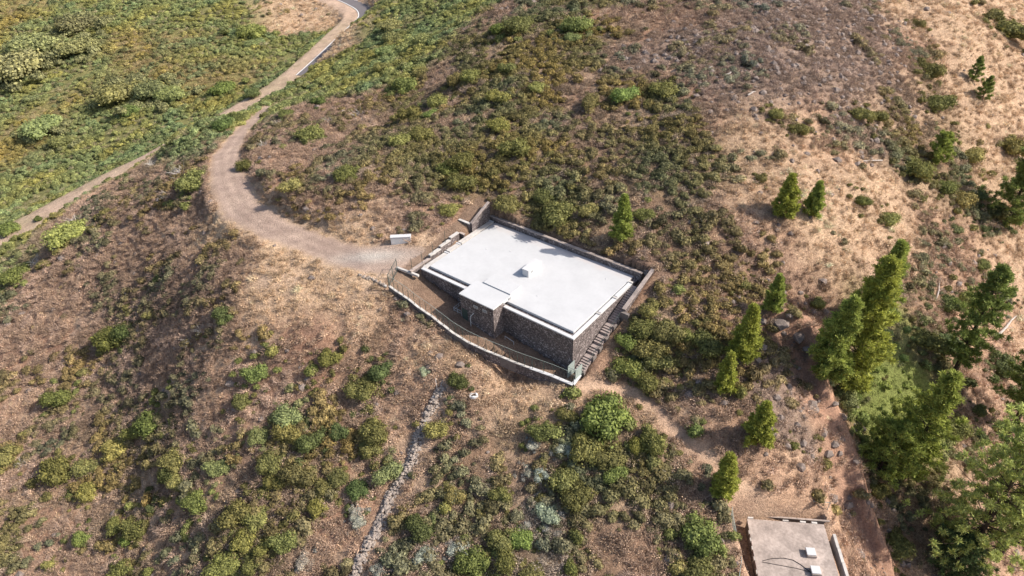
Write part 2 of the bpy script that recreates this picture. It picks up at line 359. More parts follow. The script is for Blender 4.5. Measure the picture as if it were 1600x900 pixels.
# ------------------------------------------------------------------ object helpers
def mesh(name, V, F, mats):
    me = bpy.data.meshes.new(name); V = np.asarray(V, float)
    if isinstance(F, np.ndarray):
        k = F.shape[1]; me.vertices.add(len(V)); me.vertices.foreach_set('co', V.ravel())
        me.loops.add(F.size); me.loops.foreach_set('vertex_index', F.ravel().astype(np.int32))
        me.polygons.add(len(F)); me.polygons.foreach_set('loop_start', np.arange(0, F.size, k, dtype=np.int32)); me.update(calc_edges=True); me.validate()
    else: me.from_pydata([tuple(v) for v in V], [], F); me.update()
    for m in (mats if isinstance(mats, (list, tuple)) else [mats]): me.materials.append(m)
    return me
def link(name, data, parent=None, loc=(0, 0, 0), rz=0, scale=None, color=None):
    o = bpy.data.objects.new(name, data); COL.objects.link(o); o.location = loc; o.rotation_euler = (0, 0, rz)
    if scale is not None: o.scale = (scale,)*3 if np.isscalar(scale) else scale
    if color is not None: o.color = tuple(color)+(1,)
    if parent: o.parent = parent
    return o
def tag(o, label=None, cat=None, group=None, kind=None):
    if label: o['label'] = label
    if cat: o['category'] = cat
    if group: o['group'] = group
    if kind: o['kind'] = kind
    return o
class MB:
    def __init__(s): s.V = []; s.F = []
    def box(s, x0, x1, y0, y1, z0, z1, dz=None, chip=0.0):
        """dz: rise of the top from y0 to y1 side"""
        b = len(s.V); dz = dz or 0
        pts = [(x0, y0, z0), (x1, y0, z0), (x1, y1, z0), (x0, y1, z0), (x0, y0, z1), (x1, y0, z1), (x1, y1, z1+dz), (x0, y1, z1+dz)]
        s.V += [tuple(c+random.uniform(-chip, chip) for c in p) for p in pts] if chip else pts
        s.F += [tuple(b+i for i in f) for f in ((0, 3, 2, 1), (4, 5, 6, 7), (0, 1, 5, 4), (1, 2, 6, 5), (2, 3, 7, 6), (3, 0, 4, 7))]; return s
    def beam(s, p, q, w, h=None, ns=4):
        """bar of square or round section from p to q"""
        p = np.array(p, float); q = np.array(q, float); d = q-p; L = np.linalg.norm(d); d /= L
        a = np.cross(d, [0, 0, 1.]); a = np.array([1., 0, 0]) if np.linalg.norm(a) < 1e-3 else a/np.linalg.norm(a); c = np.cross(a, d); h = h or w
        b = len(s.V); off = math.pi/ns
        for e in (p, q):
            for k in range(ns):
                t = 2*math.pi*k/ns+off; r = .7071 if ns == 4 else .5
                s.V.append(tuple(e+a*math.cos(t)*w*r+c*math.sin(t)*h*r))
        for k in range(ns): s.F.append((b+k, b+(k+1) % ns, b+ns+(k+1) % ns, b+ns+k))
        s.F.append(tuple(b+k for k in range(ns))[::-1]); s.F.append(tuple(b+ns+k for k in range(ns))); return s
    def tube(s, pts, radii, ns=7):
        b = len(s.V); pts = np.array(pts, float)
        for i, p in enumerate(pts):
            d = pts[min(i+1, len(pts)-1)]-pts[max(i-1, 0)]; d /= np.linalg.norm(d)+1e-9
            a = np.cross(d, [0, 1., 0.13]); a /= np.linalg.norm(a); c = np.cross(a, d)
            for k in range(ns):
                t = 2*math.pi*k/ns; s.V.append(tuple(p+(a*math.cos(t)+c*math.sin(t))*radii[i]))
        for i in range(len(pts)-1):
            for k in range(ns): s.F.append((b+i*ns+k, b+i*ns+(k+1) % ns, b+(i+1)*ns+(k+1) % ns, b+(i+1)*ns+k))
        s.F.append(tuple(b+k for k in range(ns))); s.F.append(tuple(b+(len(pts)-1)*ns+k for k in range(ns))); return s
    def poly(s, pts, z0, z1):
        b = len(s.V); n = len(pts); s.V += [(p[0], p[1], z0) for p in pts]+[(p[0], p[1], z1) for p in pts]
        s.F += [tuple(range(b, b+n))[::-1], tuple(range(b+n, b+2*n))]+[(b+i, b+(i+1) % n, b+n+(i+1) % n, b+n+i) for i in range(n)]; return s
    def build(s, name, m, parent=None, bevel=0, **kw):
        me = mesh(name, s.V, s.F, m); o = link(name, me, parent, **kw)
        if bevel:
            bv = o.modifiers.new('bevel', 'BEVEL'); bv.width = bevel; bv.segments = 1; bv.limit_method = 'ANGLE'
        return o
WALLP = np.array([hit(*p) for p in [(690, 606), (655, 685), (612, 775), (548, 915)]])
#@@SETTING
# ------------------------------------------------------------------ the ground sheet
def axis(lo, hi, f0, f1, fine_):
    mid = np.arange(f0, f1+.001, fine_); L = [mid[0]]; st = fine_
    out = []
    x = mid[0]
    while x > lo: st *= 1.045 if x > -420 else 1.3; st = min(st, 2.6) if x > -400 and x < 600 else st; x -= st; out.append(x)
    out2 = []; x = mid[-1]; st = fine_
    while x < hi: st *= 1.045 if x < 560 else 1.3; st = min(st, 2.6) if x < 560 else st; x += st; out2.append(x)
    return np.concatenate([out[::-1], mid, out2])
ax = axis(-3500, 3500, -60, 62, .5); ay = axis(-2500, 5000, 28, 125, .5)
gx, gy = np.meshgrid(ax, ay); gz = height(gx, gy)
V = np.stack([gx, gy, gz], -1).reshape(-1, 3); nx = len(ax); ny = len(ay)
I = np.arange(nx*ny).reshape(ny, nx); F = np.stack([I[:-1, :-1], I[:-1, 1:], I[1:, 1:], I[1:, :-1]], -1).reshape(-1, 4)
me = mesh('hillside', V, F, M['ground']); me.polygons.foreach_set('use_smooth', np.ones(len(F), bool))
cv = cover(V[:, 0], V[:, 1]); colr = cv@np.array([GC[k] for k in KINDS])
mt, mr, mp = masks(V[:, 0], V[:, 1])
_cb = cv[:, 3]+cv[:, 4]*.7+cv[:, 2]*.5; _q1 = sstep(.56, .72, noise(V[:, 0]/6+fbm(V[:, 0]/3, V[:, 1]/3, 52, 2), V[:, 1]/5, 51))*_cb*.75; _q2 = sstep(.6, .75, noise(V[:, 0]/9, V[:, 1]/8+fbm(V[:, 0]/3, V[:, 1]/3, 55, 2), 54))*_cb*.7; _q3 = sstep(.62, .75, noise(V[:, 0]/3, V[:, 1]/2.6, 57))*_cb*.5
colr = colr*(1-_q1[:, None])+np.array([.58, .43, .31])*_q1[:, None]; colr = colr*(1-_q2[:, None])+np.array([.40, .235, .165])*_q2[:, None]; colr = colr*(1-_q3[:, None])+np.array([.24, .17, .135])*_q3[:, None]
def lerpc(c, m, col): return c*(1-m[:, None])+np.array(col)*m[:, None]
_dt0, _ = polydist(V[:, 0], V[:, 1], TRACK)
trackc = np.array([.46, .35, .29])*(1+.2*fbm(V[:, 0]/3, V[:, 1]/3, 5, 3)+.09*np.cos(_dt0*3.6)*(_dt0 < 2.6))[:, None]
_dt, _ = polydist(V[:, 0], V[:, 1], TRACK)
colr = lerpc(colr, (1-sstep(3.0, 7.5, _dt+1.5*fbm(V[:, 0]/3, V[:, 1]/3, 15, 3)))*.7, (.70, .51, .34))
colr = colr*(1-mt[:, None])+trackc*mt[:, None]
_pg = np.exp(-(((V[:, 0]+19.5)/5)**2+((V[:, 1]-81)/1.6)**2))*mt; colr = lerpc(colr, _pg, (.52, .48, .44))
colr = lerpc(colr, mr*np.clip(.85+.4*fbm(V[:, 0]/4, V[:, 1]/4, 8, 3), 0, 1), (.56, .42, .33)); colr = lerpc(colr, mp, (.62, .44, .32))
u_, v_ = w2uv(V[:, 0], V[:, 1])
yin = ((u_ > -1.6) & (u_ < 28) & (v_ > vfence(u_)) & (v_ < 16)).astype(float); colr = lerpc(colr, yin*.85, (.27, .19, .14))
_apr = (1-sstep(0, 3.5, vfence(u_)-v_))*(u_ > -3) * (u_ < 27)*(v_ < vfence(u_)); colr = lerpc(colr, _apr*.6, (.36, .245, .175))
_bk = ((v_ > 15.4) & (v_ < 18.5+fbm(V[:, 0]/3, V[:, 1]/3, 2, 2)) & (u_ > -4) & (u_ < 12)).astype(float); colr = lerpc(colr, _bk*.7, (.24, .165, .13))
_sw, _ = polydist(V[:, 0]-.9, V[:, 1], WALLP); colr = lerpc(colr, (1-sstep(.9, 1.9, _sw+.6*fbm(V[:, 0]/2, V[:, 1]/2, 6, 3)))*.8, (.62, .46, .34))
_ds, _ = polydist(V[:, 0], V[:, 1], RIM); colr = lerpc(colr, (1-sstep(2.0, 5.0, _ds+fbm(V[:, 0]/2, V[:, 1]/2, 3, 3)*2.4))*.7, (.48, .29, .21))
dirt = np.clip(mt+mr*.6+mp*.5+yin*.4+(1-sstep(2, 5, _ds))*.5, 0, 1)
a = me.color_attributes.new('cover', 'FLOAT_COLOR', 'POINT'); a.data.foreach_set('color', np.concatenate([np.clip(colr, .01, .8), np.ones((len(V), 1))], 1).astype(np.float32).ravel())
a = me.attributes.new('dirt', 'FLOAT', 'POINT'); a.data.foreach_set('value', dirt.astype(np.float32))
tag(link('hillside', me), kind='structure')

def ribbon(name, P, w0, w1, lift, m, smoothn=6, kind='structure', off=0.0):
    """sheet draped along a polyline: from w0 left of it to w1 right of it"""
    P = np.array(P)[:, :2]; pts = []
    for i in range(len(P)-1):
        p0 = P[max(i-1, 0)]; p1 = P[i]; p2 = P[i+1]; p3 = P[min(i+2, len(P)-1)]
        for k in range(smoothn):
            t = k/smoothn; pts.append(.5*((2*p1)+(p2-p0)*t+(2*p0-5*p1+4*p2-p3)*t*t+(-p0+3*p1-3*p2+p3)*t**3))
    pts.append(P[-1]); pts = np.array(pts); d = np.gradient(pts, axis=0); d /= np.linalg.norm(d, axis=1, keepdims=True); nrm = np.stack([-d[:, 1], d[:, 0]], -1)
    k = max(2, int(abs(w1-w0)/1.2)+1); ws = np.linspace(w0, w1, k+1); VV = []; 
    cz = hq(pts[:, 0], pts[:, 1])
    for i, p in enumerate(pts):
        for ww in ws:
            q = p+nrm[i]*ww; VV.append((q[0], q[1], hq(q[0], q[1])+lift))
    kk = k+1; FF = [(i*kk+j, i*kk+j+1, (i+1)*kk+j+1, (i+1)*kk+j) for i in range(len(pts)-1) for j in range(k)]
    return tag(link(name, mesh(name, VV, FF, m)), kind=kind)
ribbon('asphalt_road', ROAD[:11], 0.0, 5.2, .10, M['asphalt'])
ribbon('road_edge_line', ROAD[:11], .05, .38, .15, M['line'])
ribbon('road_edge_line', ROAD[:7], 4.75, 5.05, .15, M['line'])
#@@BUILDING
# ------------------------------------------------------------------ the reservoir building
BR = math.atan2(-BU[1], -BU[0])
def frame(name, label, cat, z=0.0, group=None):
    o = link(name, None, None, (BO[0], BO[1], z), BR); return tag(o, label, cat, group)
def ub(mb, u0, u1, v0, v1, z0, z1, dz=None, chip=0): return mb.box(-u1, -u0, v0, v1, z0, z1, dz, chip)
bld = frame('reservoir_building', 'long dark stone reservoir building with a flat white roof and front annex', 'building')
ub(MB(), 0, 25.0, 0, 15.1, -.9, 5.15).build('wall', M['stone'], bld)
ub(MB(), 10.6, 16.1, -1.95, -.003, -.9, 6.0).build('annex_wall', M['stone'], bld)
# copings
for u0, u1, z1 in ((0.45, 10.57, 5.34), (16.13, 24.95, 5.34)): ub(MB(), u0, u1, -.06, .42, 5.152, z1).build('coping', M['wcoat'], bld, .02)
for v0, v1, z1 in ((-.06, 5.9, 5.34), (6.0, 9.7, 5.46), (9.8, 13.6, 5.6)):
    ub(MB(), -.06, .42, v0, v1, 5.152, z1).build('coping', M['wcoat'], bld, .02)
    ub(MB(), -.14, .46, v1-.28, v1+.06, z1+.003, z1+.10).build('coping_block', M['coping'], bld, .015)
for v0, v1, z1 in ((.43, 5.0, 5.33), (5.15, 7.5, 5.52), (7.7, 14.9, 5.62)):
    ub(MB(), 24.36, 25.1, v0, v1, 5.152, z1).build('coping', M['coping'], bld, .02)
    ub(MB(), 24.34, 25.16, v1-.2, v1+.05, z1+.003, z1+.08).build('coping_block', M['wcoat'], bld, .015)
ub(MB(), .44, 24.34, .43, .6, 5.154, 5.17).build('gutter', M['gutter'], bld)
slab = ub(MB(), .62, 24.2, .95, 15.08, 5.156, 5.5).build('roof_slab', M['white'], bld, .03)
# low seams and small marks on the slab
for uu, vv in ((17.5, 10.2), (3.2, 12.4), (13.8, 13.2), (8.3, 4.1), (20.6, 8.7)):
    MB().poly([(-uu+.09*math.cos(k*math.pi/4), vv+.09*math.sin(k*math.pi/4)) for k in range(8)], 5.498, 5.56).build('vent_cap', M['wcoat'], bld)
# annex roof: front part and the narrower part that sits on the main slab
ub(MB(), 10.48, 16.2, -2.07, 1.5, 6.003, 6.17).build('annex_roof', M['white'], bld, .03)
ub(MB(), 10.6, 15.1, 1.503, 3.85, 6.152, 6.32).build('annex_roof', M['white'], bld, .03)
ub(MB(), 10.7, 15.0, .2, 3.75, 5.502, 6.15).build('annex_upstand', M['wcoat'], bld)
ub(MB(), 15.003, 16.05, .2, 1.4, 5.16, 6.0).build('annex_upstand', M['wcoat'], bld)
ub(MB(), 11.62, 12.66, 6.65, 9.5, 5.503, 6.5).build('roof_hatch_box', M['wcoat'], bld, .03)
ub(MB(), 11.56, 12.72, 6.58, 9.56, 6.503, 6.58).build('hatch_lid', M['wcoat'], bld, .02)
ub(MB(), 11.60, 11.617, 7.2, 7.6, 5.9, 6.2).build('vent_grille', M['glass'], bld)
ub(MB(), 10.585, 10.597, 1.2, 1.6, 5.6, 5.9).build('vent_grille', M['glass'], bld)
for uu in (13.1, 11.6):
    f = ub(MB(), uu, uu+.75, -2.0, -1.953, 4.95, 5.35).build('window', M['coping'], bld); ub(MB(), uu+.08, uu+.67, -2.02, -2.003, 5.02, 5.28).build('pane', M['glass'], f)
ub(MB(), 15.0, 15.9, -2.0, -1.953, 1.9, 3.9).build('door', M['metal'], bld)
MB().beam((-14.2, -2.35, 1.2), (-14.2, -2.35, 3.5), .10, ns=8).beam((-14.2, -2.35, 3.5), (-13.85, -2.0, 4.0), .10, ns=8).build('drain_pipe', M['galv'], bld)
# back parapet
ub(MB(), -.45, 25.4, 15.103, 15.5, -.9, 6.2).build('parapet', M['stone'], bld)
ub(MB(), -.5, 25.3, 15.07, 15.54, 6.203, 6.34).build('coping', M['conc'], bld, .02)
# high wing wall at the back left corner and the two short walls by it
wg = frame('wing_wall', 'tall sloping-topped stone wing wall behind the roof\'s far left corner', 'wall')
b = MB(); x0, x1 = -25.5, -25.15
b.V = [(x0, 11.0, 4.4), (x1, 11.0, 4.4), (x1, 15.06, 4.4), (x0, 15.06, 4.4), (x0, 11.0, 6.9), (x1, 11.0, 6.9), (x1, 15.06, 8.55), (x0, 15.06, 8.55)]
b.F = [(0, 3, 2, 1), (4, 5, 6, 7), (0, 1, 5, 4), (1, 2, 6, 5), (2, 3, 7, 6), (3, 0, 4, 7)]; b.build('masonry', M['stone'], wg)
MB().beam((-25.33, 10.98, 6.95), (-25.33, 15.1, 8.62), .42, .1).build('coping', M['conc'], wg)
b = MB(); ub(b, 25.12, 25.15, 13.0, 13.12, 4.6, 7.6); b.build('joint_strip', M['darkc'], wg)
sw = frame('short_retaining_wall', 'short stone retaining wall running left from the tall wing wall', 'wall')
ub(MB(), 25.52, 27.6, 10.8, 11.1, 4.4, 6.8).build('masonry', M['stone'], sw); ub(MB(), 25.51, 27.65, 10.74, 11.15, 6.803, 6.9).build('coping', M['coping'], sw)
sw = frame('short_retaining_wall', 'lower of the two short walls left of the tall wing wall', 'wall')
ub(MB(), 25.2, 27.0, 9.1, 9.4, 4.4, 5.95).build('masonry', M['stone'], sw); ub(MB(), 25.2, 27.05, 9.05, 9.45, 5.953, 6.05).build('coping', M['conc'], sw)
# stepped wall along the left side of the roof
lw = frame('stepped_side_wall', 'stepped wall with pale coping blocks beside the left edge of the white roof', 'wall')
for v0, v1, zt, mm in ((-1.2, 2.6, 5.05, 'conc'), (2.65, 4.75, 5.55, 'coping'), (4.8, 6.9, 5.9, 'coping'), (6.95, 8.7, 6.25, 'coping')):
    ub(MB(), 25.72, 26.0, v0, v1, 4.2, zt).build('masonry', M['stone'], lw); ub(MB(), 25.66, 26.1, v0, v1, zt+.003, zt+.16, .05, .02).build('coping', M[mm], lw)
for vv, zz in ((-.8, 5.1), (1.2, 5.1), (3.4, 5.6), (6.0, 6.0)):
    MB().beam((-25.9, vv, zz), (-25.9, vv, zz+1.9), .07, ns=6).build('fence_post', M['metal'], lw)
bm_ = frame('concrete_beam', 'pale concrete beam lying between the dirt pad and the roof\'s near left corner', 'beam')
b = MB(); b.beam((-28.2, -1.5, 4.95), (-24.6, -.95, 4.75), .32, .3); b.build('beam', M['coping'], bm_)
# retaining wall with sloping coping on the right, at the head of the stair
rw = frame('sloping_retaining_wall', 'retaining wall with long sloping pink concrete coping right of the white roof', 'wall')
b = MB(); b.V = [(1.45, 8.9, 2.2), (1.85, 8.9, 2.2), (1.85, 15.8, 3), (1.45, 15.8, 3), (1.45, 8.9, 4.85), (1.85, 8.9, 4.85), (1.85, 15.8, 6.95), (1.45, 15.8, 6.95)]
b.F = [(0, 3, 2, 1), (4, 5, 6, 7), (0, 1, 5, 4), (1, 2, 6, 5), (2, 3, 7, 6), (3, 0, 4, 7)]; b.build('masonry', M['stone'], rw)
MB().beam((1.62, 8.8, 4.93), (1.62, 15.9, 7.03), .46, .14).build('coping', M['conc'], rw)
MB().box(1.40, 2.5, 8.45, 8.85, 2.0, 4.6).build('end_pier', M['darkc'], rw)
MB().box(.5, 1.44, 15.55, 15.9, 3, 6.6).build('return_wall', M['stone'], rw)
# the stair
st = frame('outdoor_stair', 'concrete stair with landings climbing along the right wall of the reservoir', 'stair')
v = .25; z = -.1; k = 0
while v < 13.4:
    tz = float(stairz(v+.2)); land = any(a <= v < b_ for a, b_ in ((2.2, 2.6), (3.6, 4.3), (4.9, 5.2), (6.6, 7.2)))
    run = .75 if land else .34
    MB().box(.12, 1.3, v, v+run-.02, tz-.75, tz+.10, chip=.012).build('step', M['step'], st)
    if land or k % 6 == 0: MB().box(1.303, 1.55, v-.05, v+run*.9, tz-1.0, tz+.32, chip=.02).build('side_block', M['darkc'], st)
    v += run; k += 1
for k, vv in enumerate((.2, 2.3, 4.2, 6.2, 8.2)):
    zz = float(stairz(vv)); MB().beam((1.42, vv, zz), (1.42, vv, zz+1.25), .06, ns=6).build('rail_post', M['metal'], st)
b = MB()
for vv, v2 in ((.2, 2.3), (2.3, 4.2), (4.2, 6.2), (6.2, 8.2)): b.beam((1.42, vv, float(stairz(vv))+1.2), (1.42, v2, float(stairz(v2))+1.2), .05, ns=6)
b.build('handrail', M['metal'], st)
MB().box(.1, .16, -1.2, .2, -.1, 1.9).box(1.2, 1.26, -1.2, .2, -.1, 1.9).box(.1, 1.26, -1.2, -1.14, 1.84, 1.9).box(.1, 1.26, -1.2, -1.14, .9, .96).build('gate_frame', M['wire'], st)
# railing and landing left of the annex
ln = frame('entrance_landing', 'small landing with a pale railing left of the stone annex', 'landing')
ub(MB(), 16.15, 17.6, -1.9, -.1, 1.2, 2.35).build('landing_slab', M['conc'], ln)
b = MB()
for zz in (2.75, 3.15): b.beam((-17.55, -1.85, zz), (-16.2, -1.85, zz), .05, ns=6); b.beam((-17.55, -1.85, zz), (-17.55, -.15, zz), .05, ns=6)
b.build('rail', M['galv'], ln)
for xx, yy in ((-17.55, -1.85), (-16.9, -1.85), (-16.22, -1.85), (-17.55, -.9), (-17.55, -.15)): MB().beam((xx, yy, 2.3), (xx, yy, 3.17), .05, ns=6).build('post', M['galv'], ln)
for k in range(3): ub(MB(), 17.6+.3*k, 17.9+.3*k, -1.7, -.4, 1.4, 2.3-.25*k).build('step', M['step'], ln)
hr = frame('hand_rail', 'low bent steel rail at the foot of the wall right of the annex', 'rail')
MB().beam((-9.6, -1.1, .8), (-9.6, -1.1, 1.7), .06, ns=6).beam((-9.6, -1.1, 1.7), (-8.2, -1.1, 1.45), .06, ns=6).beam((-8.2, -1.1, 1.45), (-8.2, -1.1, .5), .06, ns=6).build('rail', M['galv'], hr)
# front boundary wall with stepped coping and posts
fw = link('boundary_wall', None, None, (0, 0, 0)); tag(fw, 'low curving boundary wall with stepped white coping and steel posts before the reservoir', 'wall')
FP = [(608, 448), (621, 457), (637, 467.5), (655, 482), (673, 494), (691, 508), (710, 522.6), (732, 536), (757, 548), (782, 558), (806, 568), (828, 576), (862, 588), (895, 602)]
fpts = []
for p in FP:
    z = 2.0
    for _ in range(12): q = onz(*p, z); z = float(yard(w2uv(q[0], q[1])[0]))+.35
    fpts.append(onz(*p, z))
fpts = np.array(fpts); cor = uv2w(-1.2, -.15); fpts = np.vstack([fpts, [[cor[0], cor[1], .2]]])
fo = fpts[:, :2].mean(0)
for i in range(len(fpts)-1):
    a, c = fpts[i].copy(), fpts[i+1].copy(); zt = (a[2]+c[2])/2+.06; d = (c-a)[:2]; d /= np.linalg.norm(d); nn = np.array([-d[1], d[0]]); hw = .15
    def quad(w_, e=0): return [a[:2]-d*e+nn*w_, c[:2]+d*e+nn*w_, c[:2]+d*e-nn*w_, a[:2]-d*e-nn*w_]
    wide = i >= 11
    za, zc = (a[2]+.10, c[2]+.04) if i < 7 else (a[2]+.08, c[2]+.08)
    def slab(w_, e, lo, hi):
        q = quad(w_, e); m_ = MB(); m_.V = [(q[k][0], q[k][1], (za, zc, zc, za)[k]+h_) for h_ in (lo, hi) for k in range(4)]
        m_.F = [(0, 1, 2, 3), (7, 6, 5, 4), (0, 4, 5, 1), (1, 5, 6, 2), (2, 6, 7, 3), (3, 7, 4, 0)]; return m_
    slab(hw*.8, 0, -1.5, -.003).build('masonry', M['stone'] if i % 3 else M['darkc'], fw)
    slab(.22 if wide else .16, -.012, 0, .11).build('coping', M['wcoat'] if wide else M['coping'], fw, .015); zt = min(za, zc)
    # posts
    for t in ((.12, .62) if i < 12 else (.1,)):
        p = a+(c-a)*t; MB().beam((p[0], p[1], zt-.1), (p[0], p[1], zt+2.0), .07, ns=6).build('fence_post', M['metal'], fw)
b = MB()
for i in range(len(fpts)-1):
    a, c = fpts[i], fpts[i+1]; L = np.linalg.norm(c-a); nseg = max(2, int(L/.45))
    for k in range(nseg):
        p = a+(c-a)*k/nseg; q = a+(c-a)*(k+1)/nseg
        b.beam((p[0], p[1], p[2]+.15), (q[0], q[1], q[2]+1.95), .012, ns=3); b.beam((p[0], p[1], p[2]+1.95), (q[0], q[1], q[2]+.15), .012, ns=3)
    b.beam((a[0], a[1], a[2]+2.0), (c[0], c[1], c[2]+2.0), .03, ns=4)
tag(b.build('wire_mesh', M['wire'], fw), kind='stuff')
# gate at the end of the pad, stones that close the pad
gt = link('mesh_gate', None); tag(gt, 'green wire mesh gate between the dirt pad and the fenced yard', 'gate')
g0 = fpts[0]; g1 = uv2w(27.9, -1.7, 4.9); b = MB()
for t in (0, .5, 1): 
    p = g0*(1-t)+g1*t; MB().beam((p[0], p[1], 4.3), (p[0], p[1], 6.7), .09, ns=6).build('gate_post', M['metal'], gt)
b = MB()
for h_ in (4.75, 6.55): b.beam((g0[0], g0[1], h_), (g1[0], g1[1], h_), .05)
b.build('gate_frame', M['metal'], gt)
b = MB()
for k in range(12):
    p = g0+(g1-g0)*k/12; q = g0+(g1-g0)*(k+1)/12; b.beam((p[0], p[1], 4.8), (q[0], q[1], 6.5), .014, ns=3); b.beam((p[0], p[1], 6.5), (q[0], q[1], 4.8), .014, ns=3)
tag(b.build('wire_mesh', M['wire'], gt), kind='stuff')

# rocks
def rockmesh(name, seed, m, flat=.75):
    r = np.random.default_rng(seed); import bmesh
    bm = bmesh.new(); bmesh.ops.create_icosphere(bm, subdivisions=1, radius=.5)
    for v_ in bm.verts:
        f_ = r.uniform(.72, 1.2); v_.co = Vector((v_.co.x*f_*r.uniform(.9, 1.15), v_.co.y*f_, v_.co.z*f_*flat))
    me = bpy.data.meshes.new(name); bm.to_mesh(me); bm.free(); me.materials.append(m); return me
ROCKS = [rockmesh('rock', s, M['rock'], .8) for s in range(6)]
WROCKS = [rockmesh('stone', 40+s, M['wallrock'], .7) for s in range(6)]
LROCK = rockmesh('stone', 77, M['coping'], .6)
dw = None
def drystone(name, label, P, width, per_m, size, npart, h0=.3):
    root = link(name, None); tag(root, label, 'wall'); P = np.array(P); seg = np.linalg.norm(np.diff(P[:, :2], axis=0), axis=1); L = seg.sum(); cum = np.concatenate([[0], np.cumsum(seg)])
    items = []
    for k in range(int(L*per_m)):
        s = rng.uniform(0, L); i = min(np.searchsorted(cum, s)-1, len(seg)-1); i = max(i, 0); t = (s-cum[i])/seg[i]; p = P[i]*(1-t)+P[i+1]*t
        d = (P[i+1]-P[i])[:2]; d = d/np.linalg.norm(d); w_ = rng.normal(0, .33)*width; w_ = np.clip(w_, -.62*width, .62*width); w2 = w_+.15*math.sin(s*.9)
        q = p[:2]+np.array([-d[1], d[0]])*w2; sz = size*rng.uniform(.55, 1.5); zz = float(hq(q[0], q[1]))+rng.uniform(0, h0)*(1-abs(w_)/width/.8)
        items.append((sz, q[0], q[1], zz, rng.uniform(0, 6.28)))
    items.sort(reverse=True); VV = []; FF = []
    for j, (sz, x, y, z, a) in enumerate(items):
        src = WROCKS[j % 6] if j % 47 else LROCK
        if j < npart: o = link('stone', src, root, (x, y, z+sz*.1), a, (sz, sz*.85, sz*.8))
        else:
            c, s_ = math.cos(a), math.sin(a); b0 = len(VV)
            for v_ in src.vertices: VV.append((x+(v_.co.x*c-v_.co.y*s_)*sz, y+(v_.co.x*s_+v_.co.y*c)*sz*.9, z+v_.co.z*sz*.8))
            FF += [tuple(b0+i for i in p_.vertices) for p_ in src.polygons]
    if FF: tag(link('small_stones', mesh('small_stones', VV, FF, M['wallrock']), root), kind='stuff')
    return root
drystone('dry_stone_wall', 'crumbling dry stone wall running down the slope below the reservoir', [hit(*p) for p in [(690, 606), (670, 640), (655, 685), (640, 725), (612, 775), (590, 825), (570, 865), (548, 915)]], 1.1, 52, .36, 290, .5)
drystone('stone_edging', 'short row of rough stones edging the dirt pad beside the boundary wall', [hit(*p) for p in [(558, 430), (575, 436), (592, 441), (606, 447)]], .35, 9, .35, 60, .2)

# block by the pad
p = hit(627, 377); bl = link('concrete_block', None, None, tuple(p), math.radians(2)); tag(bl, 'long white concrete block standing at the back of the dirt pad', 'block')
MB().box(-1.45, 1.45, -.35, .35, -.3, .88).build('block', M['wcoat'], bl, .03)
MB().box(-1.5, 1.5, -.4, .4, .883, .95).build('cap', M['wcoat'], bl, .02)
# white ring with a dark mouth
p = hit(740, 619); rg = link('drain_ring', None, None, tuple(p)); tag(rg, 'small broken white drain ring with a dark mouth in the scrub', 'drain')
b = MB(); n_ = 14
for k in range(n_):
    t0 = 2*math.pi*k/n_
    for r_, z_ in ((.42, .05), (.85, -.05), (.80, .35), (.46, .42)): b.V.append((.62*r_*math.cos(t0)*1.1, .62*r_*math.sin(t0)*.9, .6*z_*(1+.3*math.sin(3*t0))))
for k in range(n_):
    for j in range(4): b.F.append((k*4+j, k*4+(j+1) % 4, ((k+1) % n_)*4+(j+1) % 4, ((k+1) % n_)*4+j))
b.build('ring', M['wcoat'], rg); MB().poly([(.3*math.cos(k*.52), .25*math.sin(k*.52)) for k in range(12)], .0, .1).build('mouth', M['hole'], rg)

# lower tank -------------------------------------------------------
TR = math.radians(-7.5); tk = link('lower_tank', None, None, (T2[0], T2[1], -7.0), TR); tag(tk, 'lower water tank with a stained bare concrete roof beyond the footpath', 'tank')
MB().box(-3.95, 4.0, -12, 3.6, -2.0, -.12).build('wall', M['stone'], tk)
MB().box(-4.0, 4.05, -12.1, 3.65, -.117, 0).build('roof_slab', M['conc'], tk, .02)
for k, yy in enumerate((2.0, 1.1, .1, -1.1, -2.6)): MB().box(-4.07, -4.003, yy-.22, yy+.2, -.3, -.01, chip=.01).build('edge_block', M['coping'], tk)
for xx in (-3.6, .1, 1.9, 3.1): MB().box(xx-.3, xx+.3, 3.66, 3.85, -.3, .04, chip=.03).build('edge_block', M['coping'], tk)
for yy in (-.15, -2.2):
    h_ = MB().box(1.35, 2.3, yy-.45, yy+.45, .003, .38).build('hatch', M['conc'], tk, .02); MB().box(1.28, 2.2, yy-.38, yy+.5, .383, .5).build('lid', M['wcoat'], h_, .03)
pts = [(-3.2, -1.35), (-2.2, -1.0), (-1.0, -.85), (-.1, -1.0), (.6, -1.5), (1.2, -2.1), (1.6, -2.6)]
cb = link('cable', None, None, (T2[0], T2[1], -7.0), TR); tag(cb, 'thin dark cable curving across the bare concrete tank roof', 'cable')
MB().tube([(x, y, .04) for x, y in pts], [.035]*7, 5).build('cable_loop', M['cable'], cb); MB().tube([(-3.3, -1.5, .04), (0, -1.9, .04), (1.4, -2.2, .04)], [.025]*3, 5).build('cable_run', M['cable'], cb)
kw = link('side_kerb', None, None, (T2[0], T2[1], -7.0), TR); tag(kw, 'narrow pale kerb wall along the right side of the lower tank', 'wall')
for k in range(5): MB().box(4.75+.02*k, 5.05+.02*k, 1.0-k*1.7, 2.65-k*1.7, -1.6, -.15+.02*k, chip=.01).build('kerb_section', M['coping'], kw)
bw = link('back_kerb', None, None, (T2[0], T2[1], -7.0), TR); tag(bw, 'low weathered wall behind the far edge of the lower tank', 'wall')
